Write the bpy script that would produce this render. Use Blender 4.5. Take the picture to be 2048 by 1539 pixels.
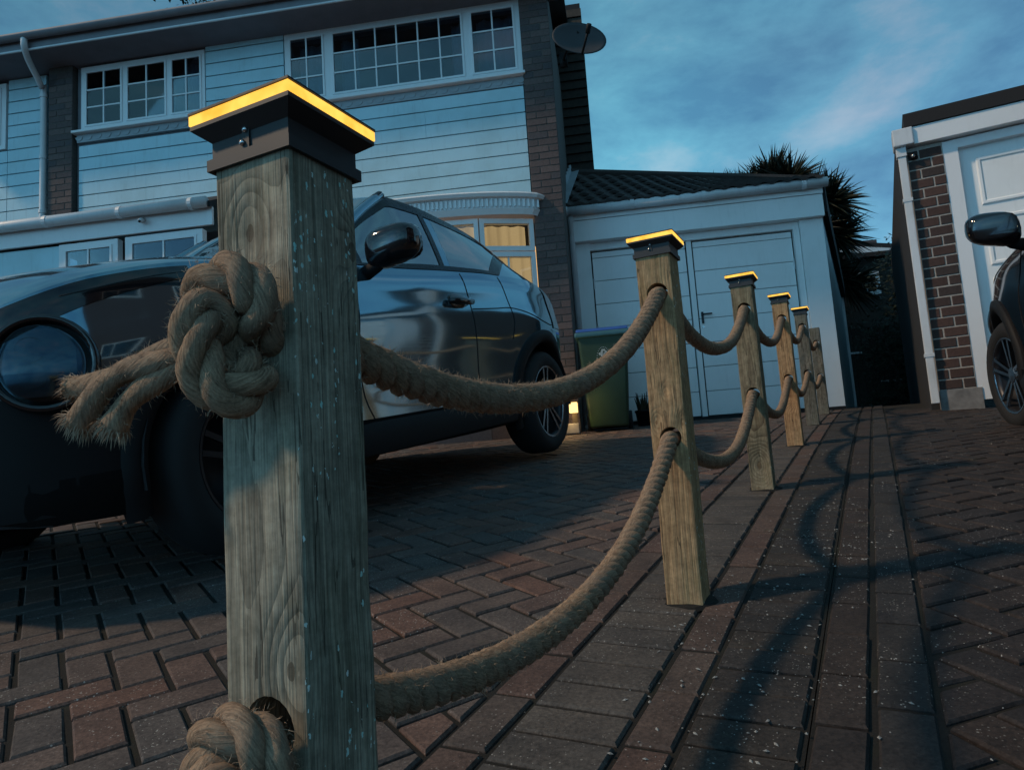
import bpy, bmesh, math, random
import numpy as np
from mathutils import Matrix, Vector
for o in list(bpy.data.objects): bpy.data.objects.remove(o)
random.seed(7); rng = np.random.default_rng(7)
scene = bpy.context.scene
col = scene.collection
PI = math.pi

# ---------------------------------------------------------------- camera
# the camera stands at the origin (z = 0 is the lens height, the drive lies about 0.65 below it)
F_PX, PITCH, ROLL = 1480.0, math.radians(7.0), math.radians(3.9)
FW = Vector((0, math.cos(PITCH), math.sin(PITCH))); RT0 = Vector((1, 0, 0)); UP0 = RT0.cross(FW)
RT = RT0*math.cos(ROLL)-UP0*math.sin(ROLL); UPV = RT0*math.sin(ROLL)+UP0*math.cos(ROLL)
cam = bpy.data.cameras.new('camera'); camo = bpy.data.objects.new('camera', cam); col.objects.link(camo)
cam.sensor_width = 36.0; cam.lens = F_PX/2048*36.0; cam.clip_start = 0.05; cam.clip_end = 2000
m = Matrix.Identity(4)
for i in range(3): m[i][0], m[i][1], m[i][2] = RT[i], UPV[i], -FW[i]
camo.matrix_world = m
scene.camera = camo

# ---------------------------------------------------------------- light
SUN_AZ = Vector((math.cos(math.radians(11)), math.sin(math.radians(11)), 0))   # the way the light travels over the ground
SUN_EL = math.radians(42)
sl = bpy.data.lights.new('street_light', 'SUN'); so = bpy.data.objects.new('street_light', sl); col.objects.link(so)
sl.energy = 2.0; sl.angle = math.radians(3.6); sl.color = (1.0, 0.73, 0.49)
trav = (SUN_AZ*math.cos(SUN_EL)+Vector((0, 0, -math.sin(SUN_EL)))).normalized()
so.rotation_euler = trav.to_track_quat('-Z', 'Y').to_euler()

world = bpy.data.worlds.new('World'); scene.world = world; world.use_nodes = True
wn = world.node_tree; wn.nodes.clear()
def wnode(t, **kw):
    n = wn.nodes.new(t)
    for k, v in kw.items(): setattr(n, k, v)
    return n
w_out = wnode('ShaderNodeOutputWorld'); w_bg = wnode('ShaderNodeBackground')
sky = wnode('ShaderNodeTexSky'); sky.sky_type = 'NISHITA'; sky.sun_disc = False
sky.sun_elevation = math.radians(4.0); sky.sun_rotation = math.radians(218.0)   # afterglow behind the camera, to the left
sky.air_density = 1.0; sky.dust_density = 1.0; sky.ozone_density = 3.0
w_tc = wnode('ShaderNodeTexCoord'); w_map = wnode('ShaderNodeMapping'); w_map.inputs['Scale'].default_value = (1.0, 1.0, 2.2); w_map.inputs['Location'].default_value = (7.9, 0.0, 0.0)
w_n1 = wnode('ShaderNodeTexNoise'); w_n1.inputs['Scale'].default_value = 4.3; w_n1.inputs['Detail'].default_value = 10; w_n1.inputs['Roughness'].default_value = 0.60; w_n1.inputs['Distortion'].default_value = 0.15
w_r1 = wnode('ShaderNodeValToRGB'); w_r1.color_ramp.elements[0].position = 0.34; w_r1.color_ramp.elements[1].position = 0.71
w_r1.color_ramp.elements[0].color = (0.050, 0.175, 0.275, 1); w_r1.color_ramp.elements[1].color = (0.185, 0.345, 0.405, 1)
e = w_r1.color_ramp.elements.new(0.53); e.color = (0.082, 0.275, 0.365, 1)
w_n2 = wnode('ShaderNodeTexNoise'); w_n2.inputs['Scale'].default_value = 1.5; w_n2.inputs['Detail'].default_value = 4
w_r2 = wnode('ShaderNodeValToRGB'); w_r2.color_ramp.elements[0].position = 0.40; w_r2.color_ramp.elements[1].position = 0.64
w_r2.color_ramp.elements[0].color = (0.88, 0.68, 0.78, 1); w_r2.color_ramp.elements[1].color = (1.08, 0.98, 1.02, 1)
w_mul = wnode('ShaderNodeMix', data_type='RGBA', blend_type='MULTIPLY'); w_mul.inputs[0].default_value = 1.0
w_bw = wnode('ShaderNodeRGBToBW')
w_mix = wnode('ShaderNodeMix', data_type='RGBA', blend_type='MULTIPLY'); w_mix.inputs[0].default_value = 1.0
w_lum = wnode('ShaderNodeMath', operation='POWER'); w_lum.inputs[1].default_value = 0.55
L = wn.links.new
L(w_tc.outputs['Generated'], w_map.inputs['Vector']); L(w_map.outputs[0], w_n1.inputs['Vector']); L(w_map.outputs[0], w_n2.inputs['Vector'])
L(w_n1.outputs['Fac'], w_r1.inputs[0]); L(w_n2.outputs['Fac'], w_r2.inputs[0])
L(w_r1.outputs[0], w_mul.inputs['A']); L(w_r2.outputs[0], w_mul.inputs['B'])
L(sky.outputs[0], w_bw.inputs[0]); L(w_bw.outputs[0], w_lum.inputs[0])
L(w_mul.outputs['Result'], w_mix.inputs['A']); L(w_lum.outputs[0], w_mix.inputs['B'])
L(w_mix.outputs['Result'], w_bg.inputs['Color']); w_bg.inputs['Strength'].default_value = 1.78
L(w_bg.outputs[0], w_out.inputs['Surface'])

scene.render.engine = 'CYCLES'
vs = scene.view_settings; vs.view_transform = 'Standard'; vs.look = 'None'; vs.exposure = 0.0; vs.gamma = 1.0; vs.use_curve_mapping = False

# ---------------------------------------------------------------- frames
AH = math.radians(-7.5); EH = Vector((math.cos(AH), math.sin(AH), 0)); NH = Vector((-EH.y, EH.x, 0))     # the house
AU = math.radians(-26.3); RU = Vector((math.cos(AU), math.sin(AU), 0)); UU = Vector((-RU.y, RU.x, 0))    # the row of posts
def gz(x, y):                                   # height of the sloping drive
    t = x*NH.x+y*NH.y-1.934
    if t < -8: t = -8
    if t > 6.6: t = 6.6
    return -.336+.162*t-(.0055*t*t if t > 0 else 0)
def gnorm(x, y):
    e = .02
    return Vector((-(gz(x+e, y)-gz(x-e, y))/(2*e), -(gz(x, y+e)-gz(x, y-e))/(2*e), 1)).normalized()
def proj(P):
    z = P.dot(FW)
    return 1024+F_PX*P.dot(RT)/z, 769.5-F_PX*P.dot(UPV)/z, z

# ---------------------------------------------------------------- helpers
class MB:
    def __init__(s, off=(0, 0, 0)): s.v = []; s.f = []; s.o = Vector(off)
    def add(s, vs, fs):
        n = len(s.v); s.v += [tuple(Vector(p)-s.o) for p in vs]; s.f += [tuple(i+n for i in f) for f in fs]; return s
    def box(s, a, b, bev=0):
        x0, y0, z0 = a; x1, y1, z1 = b
        s.add([(x0, y0, z0), (x1, y0, z0), (x1, y1, z0), (x0, y1, z0), (x0, y0, z1), (x1, y0, z1), (x1, y1, z1), (x0, y1, z1)],
              [(0, 3, 2, 1), (4, 5, 6, 7), (0, 1, 5, 4), (1, 2, 6, 5), (2, 3, 7, 6), (3, 0, 4, 7)]); return s
    def bar(s, p, q, w, h, up=(0, 0, 1)):
        p, q = Vector(p), Vector(q); d = (q-p).normalized(); u = Vector(up); r = d.cross(u).normalized(); u = r.cross(d)
        vs = []
        for c in (p, q):
            for a, b in ((-1, -1), (1, -1), (1, 1), (-1, 1)): vs.append(c+r*a*w/2+u*b*h/2)
        s.add(vs, [(0, 3, 2, 1), (4, 5, 6, 7), (0, 1, 5, 4), (1, 2, 6, 5), (2, 3, 7, 6), (3, 0, 4, 7)]); return s
    def prism(s, poly, d):                       # poly: 3D loop, d: extrusion vector
        n = len(poly); d = Vector(d); a = [Vector(p) for p in poly]; b = [p+d for p in a]
        s.add(a+b, [tuple(range(n))[::-1], tuple(range(n, 2*n))]+[(i, (i+1) % n, n+(i+1) % n, n+i) for i in range(n)]); return s
    def grid(s, rows, close=False):              # rows: list of lists of points
        nr, nc = len(rows), len(rows[0]); vs = [p for r in rows for p in r]; fs = []
        for i in range(nr-1):
            for j in range(nc if close else nc-1):
                k = (j+1) % nc; fs.append((i*nc+j, i*nc+k, (i+1)*nc+k, (i+1)*nc+j))
        s.add(vs, fs); return s
    def tube(s, pts, r, n=8, caps=True):
        pts = [Vector(p) for p in pts]; rs = r if isinstance(r, (list, tuple)) else [r]*len(pts)
        t0 = (pts[1]-pts[0]).normalized(); u = t0.orthogonal().normalized(); rows = []
        for i, p in enumerate(pts):
            t = (pts[min(i+1, len(pts)-1)]-pts[max(i-1, 0)]).normalized()
            u = (u-t*u.dot(t)).normalized(); w = t.cross(u)
            rows.append([p+(u*math.cos(a)+w*math.sin(a))*rs[i] for a in [2*PI*k/n for k in range(n)]])
        base = len(s.v); s.grid(rows, True)
        if caps: s.f.append(tuple(range(base, base+n))[::-1]); s.f.append(tuple(range(base+(len(rows)-1)*n, base+len(rows)*n)))
        return s
    def lathe(s, prof, c, axis, n=24):           # prof: list of (radius, height along axis)
        c = Vector(c); ax = Vector(axis).normalized(); u = ax.orthogonal().normalized(); w = ax.cross(u)
        s.grid([[c+ax*h+(u*math.cos(a)+w*math.sin(a))*r for a in [2*PI*k/n for k in range(n)]] for r, h in prof], True); return s
    def build(s, name, mat, parent=None, smooth=False, label=None, bevel=0):
        me = bpy.data.meshes.new(name); me.from_pydata(s.v, [], s.f); me.update()
        bm = bmesh.new(); bm.from_mesh(me); bmesh.ops.recalc_face_normals(bm, faces=bm.faces)
        if bevel: bmesh.ops.bevel(bm, geom=bm.edges[:], offset=bevel, segments=2 if bevel > .004 else 1, affect='EDGES', profile=.6)
        bm.to_mesh(me); bm.free()
        if smooth:
            for p in me.polygons: p.use_smooth = True
        if mat: me.materials.append(mat)
        o = bpy.data.objects.new(name, me); col.objects.link(o)
        if parent: o.parent = parent
        if label: o['label'] = label
        return o
def tag(o, label=None, cat=None, group=None, kind=None):
    if label: o['label'] = label
    if cat: o['category'] = cat
    if group: o['group'] = group
    if kind: o['kind'] = kind
    return o
def thing(name, label, cat, loc=(0, 0, 0), rotz=0, group=None):
    o = bpy.data.objects.new(name, None); col.objects.link(o); o.location = loc; o.rotation_euler = (0, 0, rotz); o.empty_display_size = .1
    return tag(o, label, cat, group)
def thingH(name, label, cat, base, group=None):  # base in house coordinates (x along the front, t away, z)
    return thing(name, label, cat, EH*base[0]+NH*base[1]+Vector((0, 0, base[2])), AH, group)
def thingU(name, label, cat, base, group=None):
    return thing(name, label, cat, RU*base[0]+UU*base[1]+Vector((0, 0, base[2])), AU, group)
def share(o, name, parent, loc, label=None):     # another object with the same mesh
    c = bpy.data.objects.new(name, o.data); col.objects.link(c); c.parent = parent; c.location = loc
    if label: c['label'] = label
    return c
def catm(tab):                                   # smooth interpolation through (x, v) pairs
    xs = np.array([p[0] for p in tab], float); ys = np.array([p[1] for p in tab], float)
    d = np.diff(ys)/np.diff(xs); mm = np.zeros(len(xs)); mm[0] = d[0]; mm[-1] = d[-1]
    for i in range(1, len(xs)-1): mm[i] = 0 if d[i-1]*d[i] <= 0 else 2*d[i-1]*d[i]/(d[i-1]+d[i])
    def f(x):
        x = min(max(x, xs[0]), xs[-1]); i = int(min(max(np.searchsorted(xs, x)-1, 0), len(xs)-2)); h = xs[i+1]-xs[i]; t = (x-xs[i])/h
        return float((1+2*t)*(1-t)**2*ys[i]+t*(1-t)**2*h*mm[i]+t*t*(3-2*t)*ys[i+1]+t*t*(t-1)*h*mm[i+1])
    return f
def smooth_path(ctrl, step):                     # Catmull-Rom through control points, evenly sampled
    P = [Vector(p) for p in ctrl]; P = [P[0]*2-P[1]]+P+[P[-1]*2-P[-2]]; out = []
    for i in range(1, len(P)-2):
        n = max(2, int((P[i+1]-P[i]).length/step))
        for k in range(n):
            t = k/n; a, b, c, d = P[i-1], P[i], P[i+1], P[i+2]
            out.append(.5*((2*b)+(c-a)*t+(2*a-5*b+4*c-d)*t*t+(3*b-a-3*c+d)*t**3))
    out.append(P[-2]); return out

# ---------------------------------------------------------------- materials
class NT:
    def __init__(s, name):
        s.m = bpy.data.materials.new(name); s.m.use_nodes = True; s.t = s.m.node_tree; s.t.nodes.clear()
        s.out = s.n('ShaderNodeOutputMaterial')
    def n(s, typ, **kw):
        nd = s.t.nodes.new(typ)
        for k, v in kw.items():
            if hasattr(nd, k): setattr(nd, k, v)
            else: s.i(nd, k, v)
        return nd
    def i(s, nd, key, v):
        sock = nd.inputs[key] if not isinstance(key, str) or key in nd.inputs else nd.inputs[key.replace('_', ' ')]
        if isinstance(v, bpy.types.NodeSocket): s.t.links.new(v, sock)
        else: sock.default_value = v
    def math(s, op, a, b=0.0, c=None):
        nd = s.n('ShaderNodeMath', operation=op); s.i(nd, 0, a); s.i(nd, 1, b)
        if c is not None: s.i(nd, 2, c)
        return nd.outputs[0]
    def ramp(s, f, stops, interp='LINEAR'):
        nd = s.n('ShaderNodeValToRGB'); s.i(nd, 0, f); r = nd.color_ramp; r.interpolation = interp
        while len(r.elements) < len(stops): r.elements.new(.5)
        for e, (p, c) in zip(r.elements, stops): e.position = p; e.color = (*c, 1) if len(c) == 3 else c
        return nd.outputs[0]
    def mix(s, f, a, b, bt='MIX'):
        nd = s.n('ShaderNodeMix', data_type='RGBA', blend_type=bt); s.i(nd, 0, f)
        s.i(nd, 'A', (*a, 1) if isinstance(a, tuple) and len(a) == 3 else a); s.i(nd, 'B', (*b, 1) if isinstance(b, tuple) and len(b) == 3 else b)
        return nd.outputs['Result']
    def noise(s, vec, scale, detail=4, rough=.55, dist=0):
        nd = s.n('ShaderNodeTexNoise'); s.i(nd, 'Scale', scale); s.i(nd, 'Detail', detail); s.i(nd, 'Roughness', rough); s.i(nd, 'Distortion', dist)
        if vec is not None: s.i(nd, 'Vector', vec)
        return nd.outputs['Fac']
    def vor(s, vec, scale, feature='F1', out='Distance'):
        nd = s.n('ShaderNodeTexVoronoi', feature=feature); s.i(nd, 'Scale', scale)
        if vec is not None: s.i(nd, 'Vector', vec)
        return nd.outputs[out]
    def obj(s): return s.n('ShaderNodeTexCoord').outputs['Object']
    def pos(s): return s.n('ShaderNodeNewGeometry').outputs['Position']
    def scale(s, vec, sc):
        nd = s.n('ShaderNodeMapping'); s.i(nd, 'Vector', vec); s.i(nd, 'Scale', sc); return nd.outputs[0]
    def bsdf(s, color, rough=.6, metal=0, spec=.5, bump=None, bs=.3, bd=.002, coat=0, **kw):
        b = s.n('ShaderNodeBsdfPrincipled'); s.i(b, 'Base Color', (*color, 1) if isinstance(color, tuple) and len(color) == 3 else color)
        s.i(b, 'Roughness', rough); s.i(b, 'Metallic', metal); s.i(b, 'Specular IOR Level', spec); s.i(b, 'Coat Weight', coat)
        if coat: s.i(b, 'Coat Roughness', .03)
        for k, v in kw.items(): s.i(b, k.replace('_', ' '), v)
        if bump is not None:
            bn = s.n('ShaderNodeBump'); s.i(bn, 'Height', bump); s.i(bn, 'Strength', bs); s.i(bn, 'Distance', bd); s.i(b, 'Normal', bn.outputs[0])
        s.t.links.new(b.outputs[0], s.out.inputs[0]); return s.m
def simple(name, color, rough=.6, metal=0, spec=.5, coat=0, var=.12, sc=6.0):
    k = NT(name); n = k.noise(k.obj(), sc, 5)
    lo = tuple(c*(1-var) for c in color); hi = tuple(min(1, c*(1+var)) for c in color)
    c = k.ramp(n, [(.3, lo), (.7, hi)]); r = k.math('MULTIPLY_ADD', n, .16, rough-.08)
    return k.bsdf(c, r, metal, spec, coat=coat)

def mat_white(name, color, dirt=.25):
    k = NT(name); p = k.pos(); n = k.noise(p, 2.2, 6, .6); n2 = k.noise(k.scale(p, (9, 9, 1.2)), 3.0, 5, .6)
    d = k.math('MULTIPLY', k.ramp(n, [(.45, (0, 0, 0)), (.75, (1, 1, 1))]), dirt)
    c = k.mix(d, color, tuple(v*.62 for v in (color[0], color[1]*.98, color[2]*.9)))
    c = k.mix(k.math('MULTIPLY', k.ramp(n2, [(.55, (0, 0, 0)), (.8, (1, 1, 1))]), dirt*.8), c, tuple(v*.5 for v in color))
    return k.bsdf(c, .45, bump=n, bs=.05)
M = {}
M['siding'] = mat_white('pale_blue_siding', (.47, .69, .76), .40)
M['upvc'] = mat_white('white_upvc', (.78, .79, .80), .15)
M['garage_white'] = mat_white('garage_white', (.86, .88, .88), .22)
M['gutter'] = mat_white('white_gutter', (.66, .68, .70), .5)
M['soffit'] = simple('dark_soffit', (.16, .15, .17), .7)
M['fascia_dark'] = simple('weathered_fascia', (.20, .20, .22), .65)
M['black'] = simple('black_plastic', (.010, .010, .011), .62, spec=.22)
M['black_gloss'] = simple('black_gloss', (.008, .008, .010), .12, coat=.6)
M['felt'] = simple('roof_felt', (.018, .018, .02), .9)
M['gap'] = simple('joint_dark', (.012, .014, .016), .9)
M['rubber'] = simple('tyre_rubber', (.014, .014, .015), .8)
M['alloy'] = simple('alloy', (.30, .31, .33), .25, 1.0)
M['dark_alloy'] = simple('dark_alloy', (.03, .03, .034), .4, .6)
M['chrome'] = simple('chrome', (.6, .6, .62), .12, 1.0)
M['dark_plastic_cap'] = simple('cap_plastic', (.020, .020, .022), .55)
M['steel'] = simple('steel_screw', (.55, .55, .56), .25, 1.0)
M['dish'] = simple('dish_grey', (.035, .037, .042), .6)
M['lead'] = simple('lead_flashing', (.30, .34, .37), .5)
M['concrete'] = simple('concrete', (.20, .195, .19), .9, var=.3, sc=14)
M['curtain'] = simple('curtain_cloth', (.30, .33, .38), .9)
M['room'] = simple('dark_room', (.02, .022, .026), .9)
M['timber_dark'] = simple('dark_timber', (.035, .028, .022), .85, var=.4, sc=20)
M['bin_green'] = simple('bin_green', (.022, .055, .030), .5)
M['bin_lid'] = simple('bin_lid_blue', (.03, .10, .34), .45)
M['bin_rim'] = simple('bin_rim', (.05, .16, .19), .5)
M['bin_mark'] = simple('bin_print', (.55, .62, .62), .6)
M['trunk'] = simple('trunk_bark', (.06, .05, .042), .9, var=.4, sc=12)
def mat_leaf(name, a, b):
    k = NT(name); n = k.noise(k.pos(), 5.0, 3); return k.bsdf(k.ramp(n, [(.35, a), (.65, b)]), .6, spec=.3)
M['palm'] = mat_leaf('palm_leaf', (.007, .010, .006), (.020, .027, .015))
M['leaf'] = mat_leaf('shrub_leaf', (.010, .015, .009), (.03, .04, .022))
def mat_paint(name, color, fl):
    k = NT(name); v = k.vor(k.obj(), 900, out='Color')
    sp = k.n('ShaderNodeSeparateColor'); k.i(sp, 0, v)
    c = k.mix(k.math('MULTIPLY', sp.outputs[0], .5), color, fl)
    d = k.noise(k.obj(), 7, 5)
    return k.bsdf(c, k.math('MULTIPLY_ADD', d, .05, .05), .88, coat=.5)
M['paint'] = mat_paint('grey_car_paint', (.20, .34, .42), (.26, .40, .47))
M['paint2'] = mat_paint('maroon_car_paint', (.030, .013, .015), (.06, .022, .024))
def mat_glass(name, tint, refl):
    k = NT(name); tr = k.n('ShaderNodeBsdfTransparent', Color=(*tint, 1)); gl = k.n('ShaderNodeBsdfGlossy', Roughness=.015)
    n = k.noise(k.pos(), 1.6, 2); bn = k.n('ShaderNodeBump'); k.i(bn, 'Height', n); k.i(bn, 'Strength', .04); k.i(gl, 'Normal', bn.outputs[0])
    fr = k.n('ShaderNodeFresnel'); k.i(fr, 'IOR', 1.5); f = k.math('MULTIPLY_ADD', fr.outputs[0], 1.0, refl)
    mx = k.n('ShaderNodeMixShader'); k.i(mx, 0, f); k.t.links.new(tr.outputs[0], mx.inputs[1]); k.t.links.new(gl.outputs[0], mx.inputs[2]); k.t.links.new(mx.outputs[0], k.out.inputs[0]); return k.m
M['glass'] = mat_glass('window_glass', (.62, .70, .76), .05)
M['car_glass'] = mat_glass('car_glass', (.60, .70, .72), .38)
M['car_glass_dark'] = mat_glass('headlamp_glass', (.35, .38, .42), .0)
def mat_emit(name, color, s, wave=None, sc=None):
    k = NT(name); e = k.n('ShaderNodeEmission', Strength=s)
    if wave:
        n = k.noise(k.pos(), sc, 2) if sc else k.noise(k.scale(k.pos(), (14, 14, .3)), 1.0, 3); k.i(e, 'Color', k.ramp(n, [(.35, wave), (.6, color)]))
    else: k.i(e, 'Color', (*color, 1))
    k.t.links.new(e.outputs[0], k.out.inputs[0]); return k.m
M['led'] = mat_emit('warm_led_diffuser', (1.0, .57, .10), 1.45, (.92, .42, .05), 38)
M['lit_room'] = mat_emit('lit_curtain', (1.0, .56, .22), 1.15, (.66, .36, .14))
M['lantern'] = mat_emit('lantern_glow', (1.0, .64, .22), 2.2)

def mat_brick(name, a, b, c_):
    k = NT(name); r = k.n('ShaderNodeObjectInfo').outputs['Random']; p = k.obj(); n = k.noise(p, 40, 6, .65); n2 = k.noise(p, 9, 4)
    at = k.n('ShaderNodeAttribute', attribute_name='rnd').outputs['Fac']; rr = k.math('FRACT', k.math('ADD', r, at))
    c = k.ramp(rr, [(0, a), (.5, b), (1, c_)]); c = k.mix(.55, c, k.ramp(n, [(.3, (.35, .35, .35)), (.7, (1, 1, 1))]), 'MULTIPLY')
    return k.bsdf(c, .9, bump=n, bs=.5, bd=.003)
M['brick_house'] = mat_brick('house_brick', (.17, .12, .11), (.12, .085, .08), (.09, .08, .085))
M['brick_right'] = mat_brick('brown_brick', (.10, .055, .045), (.075, .042, .036), (.055, .04, .038))
k = NT('mortar'); n = k.noise(k.pos(), 60, 5); M['mortar'] = k.bsdf(k.ramp(n, [(.3, (.30, .27, .24)), (.7, (.42, .38, .34))]), .95, bump=n, bs=.4)
k = NT('mortar_dark'); n = k.noise(k.pos(), 60, 5); M['mortar_dark'] = k.bsdf(k.ramp(n, [(.3, (.07, .06, .055)), (.7, (.12, .105, .095))]), .95, bump=n, bs=.4)
k = NT('roof_tile'); n = k.noise(k.pos(), 30, 5); r = k.n('ShaderNodeObjectInfo').outputs['Random']
c = k.mix(.5, k.ramp(r, [(0, (.03, .022, .02)), (1, (.05, .04, .036))]), k.ramp(n, [(.3, (.3, .3, .3)), (.7, (1, 1, 1))]), 'MULTIPLY'); M['tile'] = k.bsdf(c, .85, bump=n, bs=.4)

def mat_paver(name, stops):
    k = NT(name); r = k.n('ShaderNodeObjectInfo').outputs['Random']; at = k.n('ShaderNodeAttribute', attribute_name='rnd').outputs['Fac']
    rr = k.math('FRACT', k.math('ADD', r, at)); p = k.pos()
    base = k.ramp(rr, stops)
    big = k.noise(p, 9, 5, .6); fine = k.noise(p, 120, 7, .75)
    c = k.mix(.8, base, k.ramp(big, [(.28, (.50, .50, .52)), (.72, (1.15, 1.1, 1.05))]), 'MULTIPLY')
    c = k.mix(.75, c, k.ramp(fine, [(.34, (.25, .25, .26)), (.66, (1.38, 1.34, 1.3))]), 'MULTIPLY')
    v = k.vor(p, 260, out='Color'); sp = k.n('ShaderNodeSeparateColor'); k.i(sp, 0, v); vd = k.vor(p, 260)
    m1 = k.math('MULTIPLY', k.math('GREATER_THAN', sp.outputs[0], .88), k.math('LESS_THAN', vd, k.math('MULTIPLY', sp.outputs[1], .55)))
    m1 = k.math('MULTIPLY', m1, k.ramp(k.noise(p, 3.5, 3), [(.40, (0, 0, 0)), (.62, (1, 1, 1))]))
    c = k.mix(k.math('MULTIPLY', m1, .75), c, (.46, .45, .42))
    moss = k.ramp(k.noise(p, 5, 6, .7), [(.62, (0, 0, 0)), (.78, (1, 1, 1))]); c = k.mix(k.math('MULTIPLY', moss, .35), c, (.07, .075, .035))
    return k.bsdf(c, k.math('MULTIPLY_ADD', fine, .3, .6), spec=.22, bump=fine, bs=.55, bd=.004)
M['paver'] = mat_paver('paver_mixed', [(0, (.150, .112, .100)), (.25, (.112, .104, .102)), (.5, (.165, .100, .082)), (.75, (.128, .104, .096)), (1, (.098, .092, .092))])
M['paver_grey'] = mat_paver('paver_grey', [(0, (.104, .098, .094)), (.5, (.118, .108, .100)), (1, (.088, .085, .084))])
M['paver_red'] = mat_paver('paver_red', [(0, (.138, .092, .080)), (.5, (.122, .090, .080)), (1, (.102, .088, .082))])
M['paver_dark'] = mat_paver('paver_dark', [(0, (.050, .048, .050)), (.5, (.058, .052, .048)), (1, (.042, .042, .045))])
M['paver_brown'] = mat_paver('paver_brown', [(0, (.062, .048, .044)), (.5, (.055, .045, .042)), (1, (.048, .042, .042))])
M['paver_right'] = mat_paver('paver_right', [(0, (.050, .042, .042)), (.5, (.044, .040, .042)), (1, (.055, .042, .038))])
k = NT('joint_sand'); p = k.pos(); n = k.noise(p, 220, 6, .7); n2 = k.noise(p, 6, 5)
c = k.ramp(n, [(.3, (.004, .004, .004)), (.75, (.020, .018, .015))]); c = k.mix(k.ramp(n2, [(.5, (0, 0, 0)), (.72, (.6, .6, .6))]), c, (.018, .021, .010)); M['sand'] = k.bsdf(c, .98, bump=n, bs=.7, bd=.006)
k = NT('soil'); n = k.noise(k.pos(), 4, 6); M['soil'] = k.bsdf(k.ramp(n, [(.3, (.018, .018, .018)), (.7, (.04, .038, .034))]), .95, bump=n)
M['grit'] = simple('grit', (.25, .25, .24), .8, var=.4, sc=300)

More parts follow.
